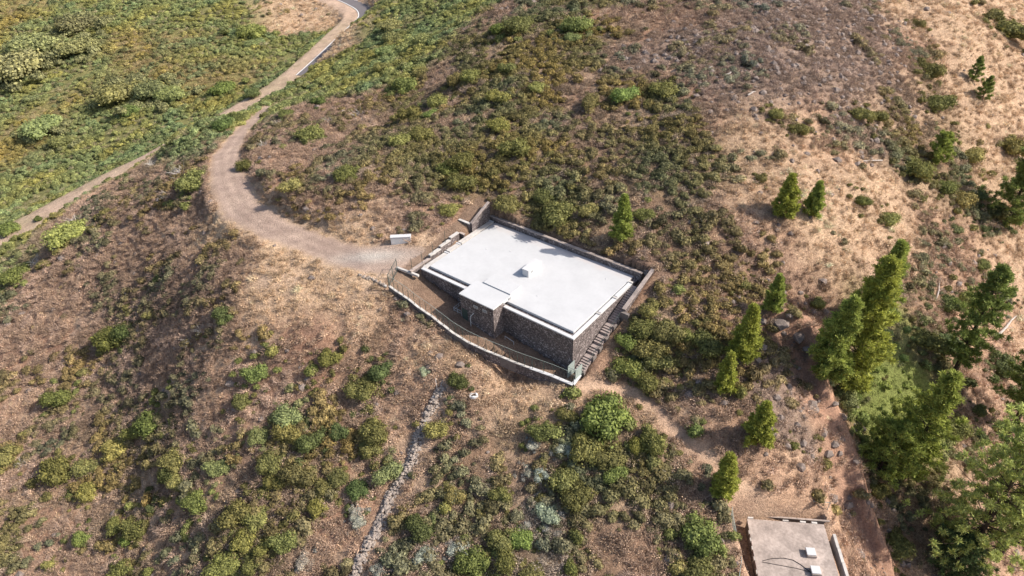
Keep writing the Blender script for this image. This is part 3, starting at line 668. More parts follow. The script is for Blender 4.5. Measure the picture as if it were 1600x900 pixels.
MB().box(-5.4, 4.9, 4.45, 4.6, -1.8, -.58).build('masonry', M['darkc'], bw); MB().box(-5.5, 5.0, 4.42, 4.63, -.577, -.52).build('coping', M['conc'], bw)
tf = link('tank_fence', None, None, (T2[0], T2[1], -7.0), TR); tag(tf, 'pale green mesh fence around the left side of the lower tank', 'fence')
fpp = [(4.9, 5.6), (1.5, 5.7), (-2.2, 5.5), (-5.6, 5.4), (-5.75, 3.0), (-5.7, .5), (-5.65, -2.2), (-6.3, -4.5), (-6.6, -8)]
b = MB()
for i, (x, y) in enumerate(fpp):
    MB().beam((x, y, -1.6), (x, y, 1.3), .07, ns=6).build('fence_post', M['wire'], tf)
    if i:
        a, c = np.array(fpp[i-1]), np.array((x, y)); m_ = int(np.linalg.norm(c-a)/.16) if i > 2 else int(np.linalg.norm(c-a)/.5)
        for k in range(m_):
            p, q = a+(c-a)*k/m_, a+(c-a)*(k+1)/m_
            b.beam((*p, -1.4), (*q, 1.2), .032, ns=3); b.beam((*p, 1.2), (*q, -1.4), .032, ns=3)
        b.beam((*a, 1.22), (*c, 1.22), .05, ns=4)
tag(b.build('wire_mesh', M['wire'], tf), kind='stuff')
#@@PLANTS
# ------------------------------------------------------------------ foliage generators
def dirs(n, r, zmin=-.3):
    v = r.normal(size=(n*3, 3)); v /= np.linalg.norm(v, axis=1, keepdims=True); v = v[v[:, 2] > zmin]; return v[:n]
def leafquads(C, N, size, r, aspect=1.5):
    n = len(C); t = np.cross(N, r.normal(size=(n, 3))); t /= np.linalg.norm(t, axis=1, keepdims=True)+1e-9; s = np.cross(N, t)
    a = (size*r.uniform(.6, 1.35, n))[:, None]; t = t*a*aspect*.5; s = s*a*.5
    V = np.stack([C-t, C-s*.9, C+t, C+s*.9], 1).reshape(-1, 3); F = np.arange(4*n).reshape(n, 4); return V, F
def ico(r_, sub=1):
    import bmesh
    bm = bmesh.new(); bmesh.ops.create_icosphere(bm, subdivisions=sub, radius=r_); V = np.array([v.co[:] for v in bm.verts]); F = [[v.index for v in f.verts] for f in bm.faces]; bm.free(); return V, np.array(F)
def leafy(name, seed, lobes, nleaf, size, m, flat=.8, spread=.55, core=True, rough=.14):
    """dome made of several lobes, radius about 1, base at z=0"""
    r = np.random.default_rng(seed); L = []
    for k in range(lobes):
        if k == 0: L.append((0, 0, .42, .55))
        else:
            a = r.uniform(0, 6.28); d = spread*r.uniform(.5, 1.15); rr = r.uniform(.24, .46); L.append((math.cos(a)*d, math.sin(a)*d, r.uniform(.22, .62)*(1.25-.5*d), rr))
    Cs = []; Ns = []; tot = sum(l[3]**2 for l in L)
    for x, y, z, rr in L:
        n_ = int(nleaf*rr*rr/tot); D = dirs(n_, r, -.35); rad = rr*(1+r.normal(0, rough, len(D)))
        P = D*rad[:, None]; P[:, 2] *= flat; P += [x, y, z*flat]; ok = P[:, 2] > .02; Cs.append(P[ok]); Ns.append(D[ok])
    C = np.concatenate(Cs); N = np.concatenate(Ns)+r.normal(0, .42, (len(C), 3)); N /= np.linalg.norm(N, axis=1, keepdims=True)
    V, F = leafquads(C, N, size, r); VV = [V]; FF = [np.concatenate([F])]
    off = len(V); fl = [list(f) for f in F]
    if core:
        for x, y, z, rr in L:
            iv, if_ = ico(rr*.84, 1); iv = iv*(1+r.normal(0, .05, (len(iv), 1))); iv[:, 2] *= flat; iv += [x, y, z*flat]; VV.append(iv); fl += [list(f+off) for f in if_]; off += len(iv)
    return mesh(name, np.concatenate(VV), [tuple(int(i) for i in f) for f in fl], m)
def twiggy(name, seed, nt_, m, wid=.035, crumbs=60, h=1.0):
    r = np.random.default_rng(seed); V = []; F = []
    for k in range(nt_):
        d = r.normal(size=3); d[2] = abs(d[2])*.8+.25; d /= np.linalg.norm(d); L = r.uniform(.55, 1.1); s = np.array([r.uniform(-.35, .35), r.uniform(-.35, .35), 0])*.8
        mid = s+d*L*.5+r.normal(0, .07, 3); e = s+d*L*np.array([1, 1, h])+r.normal(0, .09, 3); sd_ = np.cross(d, r.normal(size=3)); sd_ /= np.linalg.norm(sd_); b = len(V)
        V += [s-sd_*wid, s+sd_*wid, mid+sd_*wid*.7, mid-sd_*wid*.7, e]; F += [(b, b+1, b+2, b+3), (b+3, b+2, b+4)]
    if crumbs:
        D = dirs(crumbs, r, -.05); C = D*r.uniform(.45, .98, len(D))[:, None]*[1, 1, .75*h]; C[:, 2] += .05
        q, f = leafquads(C, D+r.normal(0, .6, D.shape), .085, r, 1.6); b = len(V); V += list(q); F += [tuple(int(i)+b for i in ff) for ff in f]
    return mesh(name, np.array(V), F, m)
def tuft(name, seed, nb, m):
    r = np.random.default_rng(seed); V = []; F = []
    for k in range(nb):
        a = r.uniform(0, 6.28); s = np.array([r.normal(0, .35), r.normal(0, .35), 0]); d = np.array([math.cos(a)*.5, math.sin(a)*.5, r.uniform(.5, 1.0)])*r.uniform(.4, .8); sd_ = np.array([-math.sin(a), math.cos(a), 0])*.05; b = len(V)
        V += [s-sd_, s+sd_, s+d]; F.append((b, b+1, b+2))
    return mesh(name, np.array(V), F, m)

# ------------------------------------------------------------------ uncountable scrub: instances on points
def scatter(name, protos, P, S_, tint, label=None, squash=None):
    """instances of the prototype meshes on the given ground points, as one object per prototype"""
    which = rng.integers(0, len(protos), len(P))
    for k, pm in enumerate(protos):
        idx = np.where(which == k)[0]
        if not len(idx): continue
        src = bpy.data.objects.new(name+'_source', pm)
        me = bpy.data.meshes.new(name); me.vertices.add(len(idx)); me.vertices.foreach_set('co', P[idx].ravel())
        a = me.attributes.new('size', 'FLOAT_VECTOR', 'POINT'); sv = np.stack([S_[idx]*rng.uniform(.85, 1.2, len(idx)), S_[idx]*rng.uniform(.85, 1.2, len(idx)), S_[idx]*rng.uniform(.7, 1.15, len(idx))], -1); a.data.foreach_set('vector', sv.astype(np.float32).ravel())
        a = me.attributes.new('turn', 'FLOAT_VECTOR', 'POINT'); rv = np.zeros((len(idx), 3)); rv[:, 2] = rng.uniform(0, 6.28, len(idx)); rv[:, :2] = rng.normal(0, .12, (len(idx), 2)); a.data.foreach_set('vector', rv.astype(np.float32).ravel())
        a = me.attributes.new('tint', 'FLOAT_COLOR', 'POINT'); a.data.foreach_set('color', np.concatenate([tint[idx], np.ones((len(idx), 1))], 1).astype(np.float32).ravel())
        o = link(name, me); g = bpy.data.node_groups.new(name, 'GeometryNodeTree')
        g.interface.new_socket('Geometry', in_out='INPUT', socket_type='NodeSocketGeometry'); g.interface.new_socket('Geometry', in_out='OUTPUT', socket_type='NodeSocketGeometry')
        gi = g.nodes.new('NodeGroupInput'); go = g.nodes.new('NodeGroupOutput'); ip = g.nodes.new('GeometryNodeInstanceOnPoints'); oi = g.nodes.new('GeometryNodeObjectInfo'); oi.inputs['Object'].default_value = src
        an = []
        for nm, ty in (('size', 'FLOAT_VECTOR'), ('turn', 'FLOAT_VECTOR')):
            q = g.nodes.new('GeometryNodeInputNamedAttribute'); q.data_type = ty; q.inputs[0].default_value = nm; an.append(q)
        g.links.new(gi.outputs[0], ip.inputs['Points']); g.links.new(oi.outputs['Geometry'], ip.inputs['Instance'])
        er = g.nodes.new('FunctionNodeEulerToRotation'); g.links.new(an[1].outputs[0], er.inputs[0]); g.links.new(er.outputs[0], ip.inputs['Rotation'])
        g.links.new(an[0].outputs[0], ip.inputs['Scale']); g.links.new(ip.outputs[0], go.inputs[0])
        md = o.modifiers.new('scatter', 'NODES'); md.node_group = g
        tag(o, label, None, None, 'stuff')

def region_pts(dens_near):
    """jittered ground points; density falls with distance (far plants are spaced wider)"""
    out = []
    for (x0, x1, y0, y1), dn in (((-75, 80, 15, 135), 1.0), ((-150, 170, 135, 210), .5), ((-150, -75, 15, 135), .5), ((80, 150, 15, 135), .5), ((-250, 120, 210, 400), .36), ((-260, -150, 60, 210), .36)):
        n_ = int((x1-x0)*(y1-y0)*dens_near*dn); out.append(np.stack([rng.uniform(x0, x1, n_), rng.uniform(y0, y1, n_), np.full(n_, 1/math.sqrt(dn))], -1))
    p = np.concatenate(out); z = hq(p[:, 0], p[:, 1]); px, py = proj(np.stack([p[:, 0], p[:, 1], z], -1))
    dd = np.stack([p[:, 0], p[:, 1], z], -1)
    m = (px > -220) & (px < 1820) & (py > -130) & (py < 1080)&(((dd-[0, 0, CH])@RM)[:, 2] > 5)
    return dd[m], p[m, 2]
def keep(P, near_track=.25):
    x, y = P[:, 0], P[:, 1]; mt, mr, mp = masks(x, y); u, v = w2uv(x, y)
    k = (mt < near_track) & (mr < .15) & (mp < .4)
    k &= ~((u > -3.3) & (u < 28.5) & (v > vfence(u)-.8) & (v < 16.2))
    ld = (x-T2[0])+.12*(y-T2[1]); k &= ~((np.abs(ld) < 6.2) & (y < T2[1]+5.3))
    ds, _ = polydist(x, y, RIM); k &= ~((ds < 3.4) & (rng.random(len(x)) < .55))
    sw_, _ = polydist(x, y, WALLP); k &= ~(sw_ < .9)
    return k
KI = {k: i for i, k in enumerate(KINDS)}
def wsum(cv, d): return sum(cv[:, KI[k]]*v for k, v in d.items())
TW = [twiggy('dry_scrub_plant', 100+s, 64, M['twigi'], .028, 80) for s in range(4)]
LF = [leafy('low_leafy_plant', 200+s, 5, 300, .16, M['leafi'], .85, .5) for s in range(5)]
TF = [tuft('grass_tuft', 300+s, 26, M['twigi']) for s in range(3)]
def tints(n, base_, var=.18, hue=.1):
    b = np.array(base_); return np.clip(b*(1+rng.normal(0, var, (n, 1)))*(1+rng.normal(0, hue, (n, 3))), .01, .75)
def mixt(cv, table): return cv@np.array([table.get(k, (.2, .2, .2)) for k in KINDS])
# dry twiggy plants
P, sc = region_pts(2.6); cv = cover(P[:, 0], P[:, 1]); patch = noise(P[:, 0]/5, P[:, 1]/5, 31)
pr = wsum(cv, dict(B=1.0, P=.45, R=.7, O=.5, T=.30, Y=.35, G=.14, S=.8, L=.05, D=.03))*(.5+.9*patch)
k = keep(P) & (rng.random(len(P)) < pr); P1, s1, c1 = P[k], sc[k], cv[k]
tn = mixt(c1, dict(B=(.46, .325, .245), P=(.52, .365, .275), R=(.40, .30, .245), O=(.40, .31, .22), T=(.66, .48, .33), Y=(.42, .33, .17), G=(.38, .34, .2), S=(.38, .35, .32), L=(.2, .2, .1), D=(.4, .3, .2)))
grey = noise(P1[:, 0]/2.5, P1[:, 1]/2.5, 12)[:, None]; tn = tn*.92*(.78+.45*grey)*(1+rng.normal(0, .15, (len(tn), 1)))+(grey > .72)*[.02, .022, .03]
scatter('dry_scrub', TW, P1, s1**.7*rng.uniform(.4, 1.0, len(s1)), np.clip(tn, .02, .7))
# leafy low plants
P, sc = region_pts(2.0); cv = cover(P[:, 0], P[:, 1]); cl = noise(P[:, 0]/6.5, P[:, 1]/6.5, 33)*.65+noise(P[:, 0]/2.2, P[:, 1]/2.2, 35)*.35
thr = wsum(cv, dict(G=.28, Y=.34, O=.27, B=.46, P=.66, T=.79, R=.62, S=.62, L=.28, D=.9))
pr = np.clip((cl-thr)*5+.35, 0, 1)*wsum(cv, dict(G=1, Y=.95, O=.9, B=.55, P=.35, T=.25, R=.45, S=.5, L=.22, D=.1))
k = keep(P, .1) & (rng.random(len(P)) < pr); P2, s2, c2 = P[k], sc[k], cv[k]
tn = mixt(c2, dict(G=(.315, .335, .135), Y=(.335, .30, .125), O=(.235, .21, .095), B=(.265, .22, .12), P=(.31, .275, .145), T=(.31, .26, .15), R=(.29, .26, .17), S=(.34, .34, .25), L=(.30, .35, .10), D=(.2, .18, .1)))
hue = noise(P2[:, 0]/7, P2[:, 1]/7, 91)[:, None]; tn = tn*(1+(hue-.5)*[.5, .15, -.3])*(1+rng.normal(0, .2, (len(tn), 1)))
scatter('low_scrub', LF, P2-[0, 0, .05], s2**.5*rng.uniform(.38, 1.3, len(s2))*np.where(rng.random(len(s2)) < .5, .8, 1), np.clip(tn, .02, .6))
# grass
P, sc = region_pts(2.6); cv = cover(P[:, 0], P[:, 1]); pr = wsum(cv, dict(T=.9, P=.55, B=.3, R=.25, O=.2, D=.15, L=1, S=.3, Y=.2))
dt_, _ = polydist(P[:, 0], P[:, 1], TRACK); pr = np.maximum(pr, (dt_ < 6)*.8)
k = keep(P, .5) & (rng.random(len(P)) < pr); P3, s3, c3 = P[k], sc[k], cv[k]
tn = mixt(c3, dict(T=(.64, .48, .335), P=(.60, .43, .30), B=(.56, .41, .29), R=(.48, .37, .27), O=(.44, .35, .2), D=(.5, .38, .25), L=(.23, .28, .085), S=(.4, .33, .25), Y=(.3, .25, .1), G=(.2, .22, .08)))
scatter('dry_grass', TF, P3, s3*rng.uniform(.28, .6, len(s3)), np.clip(tn*(1+rng.normal(0, .18, (len(tn), 1))), .02, .75))
# loose stones
P, sc = region_pts(.7); cv = cover(P[:, 0], P[:, 1]); ds, _ = polydist(P[:, 0], P[:, 1], RIM)
pr = wsum(cv, dict(R=.95, P=.14, T=.05, B=.05))+(ds < 6)*.6
k = (rng.random(len(P)) < pr) & keep(P); P4, s4 = P[k], sc[k]
scatter('loose_rocks', ROCKS[:3], P4, s4*rng.uniform(.3, 1.25, len(s4))**1.7, np.ones((len(P4), 3)))
#@@SHRUBS
# ------------------------------------------------------------------ the shrubs one can tell apart
COLS = dict(o=(.225, .22, .08), g=(.235, .27, .09), y=(.32, .305, .11), d=(.14, .17, .065), s=(.40, .41, .34), p=(.29, .31, .14))
WORD = dict(o='olive green', g='bright green', y='yellow-green', d='dark green', s='silver-grey', p='pale green')
SH = """303,282,46,g 484,206,40,g 459,286,36,y 544,266,38,o 386,256,26,o 398,143,26,d 352,192,30,d 368,182,26,d 52,66,60,p 124,68,50,p 30,97,70,p 125,35,50,p 196,138,60,p 236,134,50,p 268,142,44,p 208,168,30,g
74,192,46,p 98,220,34,p 53,152,20,p 448,176,22,g 500,156,24,d 395,45,40,g 394,66,20,p 352,137,36,g 193,276,16,d 14,355,28,g 60,340,12,d 634,130,40,g 684,155,38,g 676,176,26,g 600,104,28,g 612,36,40,p 612,56,34,p 604,76,30,p
664,60,34,p 812,40,46,g 786,40,34,g 902,36,44,g 892,56,28,p 716,122,34,y 738,116,34,y 794,104,30,y 780,148,40,y 778,192,36,y 644,176,40,o 626,216,36,y 660,205,40,o 724,250,46,o 724,282,44,o 700,258,36,o 808,228,50,o 840,210,18,y 840,132,26,y
920,156,36,o 978,146,40,g 1040,136,44,o 872,328,56,o 850,300,40,o 792,312,44,o 920,324,30,y 1004,332,32,g 700,324,30,y 1464,160,40,o 1450,108,36,o 1344,176,28,o 1372,180,26,o 1428,260,40,o 1472,288,30,o 1504,308,36,o 1528,302,24,d 1552,328,34,d
1576,44,50,o 1432,36,20,o 1348,312,24,o 1388,340,32,o 1212,176,24,o 1248,200,26,o 1190,276,20,o 1520,240,32,y 1582,230,36,y 236,490,22,y 352,488,32,d 176,524,44,o 196,520,34,d 400,578,38,g 426,546,26,y 514,556,36,o 488,574,28,o 248,434,20,d
95,618,36,g 600,572,40,d 568,602,44,o 578,590,36,o 380,622,30,o 115,360,46,y 25,430,36,g 1016,478,34,o 980,530,34,g 1040,512,50,o 1012,536,54,o 984,566,46,g 1012,590,44,o 1030,560,44,o 1000,505,40,o 1070,520,36,o 1060,450,26,y 1164,442,28,o
1108,534,50,o 1064,602,18,y 1156,606,30,o 1276,470,24,o 1316,614,42,p 1480,470,34,d 1508,466,34,o 1448,530,44,o 1476,530,44,d 1568,570,46,d 1532,410,24,o 1580,458,16,d 1490,355,20,d 1534,355,16,d 1548,590,18,d 1528,638,20,d 1532,680,20,d
452,644,46,p 448,672,44,o 490,684,44,d 406,678,32,p 528,670,34,d 588,666,46,o 580,694,36,o 608,730,42,p 340,724,34,p 276,714,44,o 268,734,38,d 282,748,30,y 424,716,42,o 464,738,52,o 432,750,30,y 528,740,34,o 508,756,36,o 498,784,32,o 560,760,34,d
554,796,18,s 560,808,22,s 308,780,38,g 376,796,48,o 400,804,36,g 356,876,44,g 416,846,34,o 444,840,40,o 384,840,38,o 396,876,34,o 478,872,26,s 596,884,26,s 184,818,28,y 212,820,36,o 200,840,24,g 128,838,28,g 204,788,18,y 140,764,28,y 136,728,34,g
260,676,18,y 236,652,42,g 212,672,32,o 184,696,36,y 92,728,44,o 188,888,36,g 232,892,18,g 80,880,20,y 8,712,36,y 682,664,40,y 942,642,72,g 884,644,34,o 844,668,40,g 916,696,54,o 952,708,54,o 880,740,50,o 904,764,50,o 960,732,40,o
1018,680,46,o 1020,716,32,o 996,692,34,o 834,690,20,s 888,692,30,s 828,732,22,s 846,732,28,s 860,792,38,s 708,768,38,o 696,788,30,y 752,802,22,y 660,818,46,d 668,856,34,s 720,848,36,s 784,836,46,o 740,872,50,g 816,836,34,g 792,868,46,o 892,884,28,g
900,832,28,o 784,768,34,o 716,588,36,d 1088,668,30,g 1096,884,54,o 1060,880,34,y 830,892,36,y 664,576,18,s 1095,822,62,g 1288,720,28,o 1240,694,18,o 1482,664,38,o 1396,844,40,o 1368,762,30,o 1560,664,24,o 1320,586,30,o 1356,560,34,o""".split()
SH = [(float(a), float(b), float(c), d) for a, b, c, d in (s.split(',') for s in SH)]
BUSH = [leafy('foliage', 500+s, [11, 14, 9, 16, 12, 10][s], 3000, .082, M['leaf'], .85, .66, rough=.2) for s in range(6)]
BUSHC = [leafy('foliage', 520+s, 7, 1300, .125, M['leaf'], .9, .5, rough=.2) for s in range(3)]
SILV = [leafy('foliage', 540+s, 14, 2200, .085, M['leaf'], .75, .72, rough=.12) for s in range(2)]
def stemmesh(seed):
    r = np.random.default_rng(seed); b = MB()
    for k in range(5):
        a = k*1.25+r.uniform(0, .6); b.tube([(0, 0, -.25), (.15*math.cos(a), .15*math.sin(a), .2), (.38*math.cos(a), .38*math.sin(a), .5)], [.06, .045, .02], 5)
    return mesh('stem', b.V, b.F, M['bark'])
STEM = [stemmesh(s) for s in range(3)]
LAND = [(150, 90, 'in the far green valley'), (420, 90, 'on the valley side before the bending road'), (130, 300, 'beside the lower dirt road'), (400, 170, 'where the track meets the road'), (640, 70, 'on the green flank right of the bending road'),
        (350, 270, 'beside the bend of the dirt track'), (520, 240, 'on the brown slope above the dirt track'), (700, 210, 'on the slope above the wing wall'), (860, 140, 'high on the hill above the reservoir'), (860, 300, 'on the bank behind the white roof'),
        (1000, 170, 'on the rocky hilltop slope'), (1000, 350, 'beside the young pine behind the roof'), (1230, 210, 'on the tan slope above the twin pines'), (1450, 130, 'on the tan slope below the hilltop pines'), (1430, 300, 'on the right-hand tan slope'), (1540, 330, 'near the pine at the right edge'),
        (1100, 480, 'between the stair and the young pines'), (1020, 530, 'in the thicket right of the stone stair'), (1300, 520, 'around the foot of the twin tall pines'), (1480, 500, 'around the leaning-crowned pine'), (1540, 640, 'on the bare ground under the right pines'),
        (100, 440, 'on the left shoulder below the dirt road'), (230, 520, 'on the dry left slope'), (420, 570, 'on the dry slope left of the yard'), (580, 590, 'above the upper end of the stone wall'), (470, 690, 'on the slope left of the stone wall'), (590, 720, 'close beside the dry stone wall'),
        (240, 690, 'on the lower left slope'), (120, 830, 'near the lower left corner'), (390, 830, 'at the bottom of the left slope'), (560, 850, 'at the foot of the stone wall'), (690, 640, 'at the head of the stone wall'), (740, 820, 'in the scrub right of the stone wall'),
        (920, 700, 'in the thicket below the footpath'), (850, 740, 'at the thicket\'s left rim'), (890, 850, 'at the bottom middle of the slope'), (1090, 660, 'beside the footpath'), (1090, 850, 'left of the lower tank'), (1280, 700, 'along the eroded scarp'), (1390, 800, 'right of the lower tank')]
rec = []
for i, (x, y, wd, c) in enumerate(SH):
    p = hit(x, min(y+wd*.28, 905)); m_ = mpp(p); rad = wd*m_*.53
    L = min(LAND, key=lambda l: (l[0]-x)**2+((l[1]-y)*1.3)**2)[2]; size = 'small' if wd < 27 else ('large' if wd > 44 else 'medium-sized')
    rec.append(dict(p=p, r=rad, c=c, x=x, y=y, L=L, size=size))
grp = {}
for r_ in rec: grp.setdefault((r_['size'], r_['c'], r_['L']), []).append(r_)
ORD = ['first', 'second', 'third', 'fourth', 'fifth', 'sixth', 'seventh', 'eighth', 'ninth', 'tenth']; NUM = ['', 'one', 'two', 'three', 'four', 'five', 'six', 'seven', 'eight', 'nine', 'ten']
for (sz, c, L), g in grp.items():
    g.sort(key=lambda r: r['x'])
    for k, r_ in enumerate(g):
        if len(g) == 1: r_['label'] = f'{sz} {WORD[c]} shrub {L}'
        elif len(g) == 2: r_['label'] = f"{('left','right')[k]} one of two {sz} {WORD[c]} shrubs {L}"
        elif k == 0: r_['label'] = f'leftmost of {NUM[len(g)]} {sz} {WORD[c]} shrubs {L}'
        elif k == len(g)-1: r_['label'] = f'rightmost of {NUM[len(g)]} {sz} {WORD[c]} shrubs {L}'
        else: r_['label'] = f'{ORD[k]} from left of {NUM[len(g)]} {sz} {WORD[c]} shrubs {L}'
def fixlen(s):
    s = s.replace('medium-sized', 'mid-sized')
    return s if len(s.split()) <= 16 else s.replace(' shrubs', ' ones').replace(' from left', '').replace('mid-sized ', '').replace('small ', '').replace('large ', '')
for i, r_ in enumerate(rec):
    e = link('shrub', None, None, tuple(r_['p']-[0, 0, .1]), rng.uniform(0, 6.28)); tag(e, fixlen(r_['label']), 'shrub', WORD[r_['c']]+' shrubs on the slopes')
    me = (SILV if r_['c'] == 's' else BUSHC if r_['r'] < 1.3 else BUSH)[i % (2 if r_['c'] == 's' else 3 if r_['r'] < 1.3 else 6)]
    cc = np.array(COLS[r_['c']])*(1+rng.normal(0, .12))*(1+rng.normal(0, .05, 3)); far = np.linalg.norm(r_['p']-[0, 0, CH]) > 190
    sx, sy = rng.uniform(.95, 1.2), rng.uniform(.8, 1.05); fl = 1.0 if not far else .8
    link('foliage', me, e, (0, 0, 0), 0, (r_['r']*sx, r_['r']*sy, r_['r']*rng.uniform(.85, 1.1)*fl), cc); link('stem', STEM[i % 3], e, (0, 0, 0), 0, r_['r'])

sp = []; ss = []; st_ = []
for r_ in rec:
    far = np.linalg.norm(r_['p']-[0, 0, CH])
    for k in range(12 if r_['r'] < 3.5 else 18):
        a = rng.uniform(0, 6.28); d = r_['r']*rng.uniform(.6, 2.0); x, y = r_['p'][0]+math.cos(a)*d, r_['p'][1]+math.sin(a)*d
        sp.append((x, y, float(hq(x, y))-.05)); ss.append(r_['r']*rng.uniform(.15, .5)); st_.append(np.array(COLS[r_['c']])*rng.uniform(.7, 1.15)*[1.04, .97, 1.05])
sp = np.array(sp); kk = keep(sp, .1); scatter('shrub_fringe', LF[:3], sp[kk], np.array(ss)[kk], np.array(st_)[kk])
# dead pale bushes
DEAD = [twiggy('branches', 700+s, 60, M['twig'], .018, 0, .9) for s in range(3)]
DD = [(240, 252, 30, 'on the crest beside the lower dirt road'), (285, 262, 40, 'left of the round green shrub at the track bend'), (262, 300, 30, 'below the crest left of the track bend'), (120, 342, 40, 'on the crest below the lower dirt road'), (436, 190, 26, 'right of the track before it joins the road'),
      (414, 222, 30, 'on the bank right of the track'), (516, 186, 30, 'on the brown slope above the round green shrub'), (562, 172, 36, 'high on the brown slope left of the hill'), (318, 510, 34, 'on the dry slope left of the yard'), (60, 404, 30, 'at the left edge below the dirt road'), (1044, 734, 40, 'in the scrub beside the footpath'),
      (1100, 336, 30, 'among rocks right of the young pine behind the roof'), (1052, 255, 26, 'in the olive scrub of the hilltop slope'), (298, 530, 30, 'lower down the dry slope left of the yard'), (40, 718, 30, 'near the left edge of the lower slope')]
for i, (x, y, wd, L) in enumerate(DD):
    p = hit(x, y+wd*.2); r_ = wd*mpp(p)*.5; e = link('dead_bush', None, None, tuple(p), rng.uniform(0, 6)); tag(e, 'pale leafless dead bush '+L, 'dead bush', 'bleached dead bushes')
    link('branches', DEAD[i % 3], e, (0, 0, 0), 0, (r_*1.1, r_*1.1, r_*.8), (.46, .43, .41))
# fallen logs
for i, (x0, y0, x1, y1, w_, L) in enumerate([(1560, 524, 1588, 494, .2, 'long bleached fallen log on bare ground right of the leaning-crowned pine'), (1130, 120, 1150, 112, .15, 'bleached fallen branch on the rocky hilltop slope'), (1462, 470, 1470, 432, .12, 'thin pale fallen trunk between the tall pines'),
                                            (1168, 150, 1180, 144, .16, 'short pale log lower right of the hilltop fallen branch'), (1100, 112, 1116, 104, .12, 'forked bleached branch on the rocky slope near the hilltop'), (1378, 252, 1340, 254, .1, 'thin grey dead stem lying across the tan slope')]):
    a = hit(x0, y0); c = hit(x1, y1); e = link('fallen_log', None, None, tuple(a)); tag(e, L, 'log'); d = c-a
    MB().tube([(0, 0, .15), tuple(d*.35+[.1, 0, .22]), tuple(d*.7+[0, .1, .2]), tuple(d+[0, 0, .12])], [w_, w_*.9, w_*.7, w_*.35], 7).build('log', M['wood'], e)
    MB().tube([tuple(d*.5+[0, 0, .2]), tuple(d*.62+np.array([-d[1], d[0], 0])*.12+[0, 0, .45])], [w_*.4, w_*.12], 5).tube([tuple(d*.3+[0, 0, .2]), tuple(d*.42+np.array([d[1], -d[0], 0])*.1+[0, 0, .5])], [w_*.4, w_*.12], 5).build('stub', M['wood'], e)
p = hit(688, 612); e = link('timber_poles', None, None, tuple(p)); tag(e, 'few weathered poles leaning together at the upper end of the stone wall', 'timber')
for a, L in ((.4, 1.9), (.9, 2.3), (1.3, 1.7), (2.0, 1.5)): MB().beam((-.3, -.2, 0), (L*math.cos(a), L*math.sin(a), .9), .09, ns=6).build('pole', M['wood'], e)
# boulders along the scarp
for i, (x, y, wd, L) in enumerate([(1222, 508, 26, 'broad grey boulder at the head of the eroded scarp'), (1248, 528, 22, 'grey boulder overhanging the shaded hollow of the scarp'), (1262, 548, 16, 'pale boulder at the right lip of the scarp hollow'), (1192, 545, 14, 'grey rock on the shoulder left of the scarp'),
                                  (1183, 562, 12, 'grey rock at the foot of the tall young pine'), (1305, 262+370, 10, 'small dark rock on the scarp crest'), (1268, 632, 16, 'dark angular rock in the middle of the scarp'), (1338, 722, 9, 'white angular stone on the scarp rim'), (1102, 382, 14, 'pale rock in the scrub right of the roof'),
                                  (1286, 440, 12, 'dark upright rock on the tan slope above the pines'), (1222, 458, 12, 'dark rock beside the small pine on the shoulder')]):
    p = hit(x, y); r_ = wd*mpp(p); o = link('boulder', ROCKS[i % 6], None, tuple(p+[0, 0, r_*.12]), i*1.3, (r_*1.2, r_, r_*.7)); tag(o, L, 'boulder', 'boulders by the scarp')

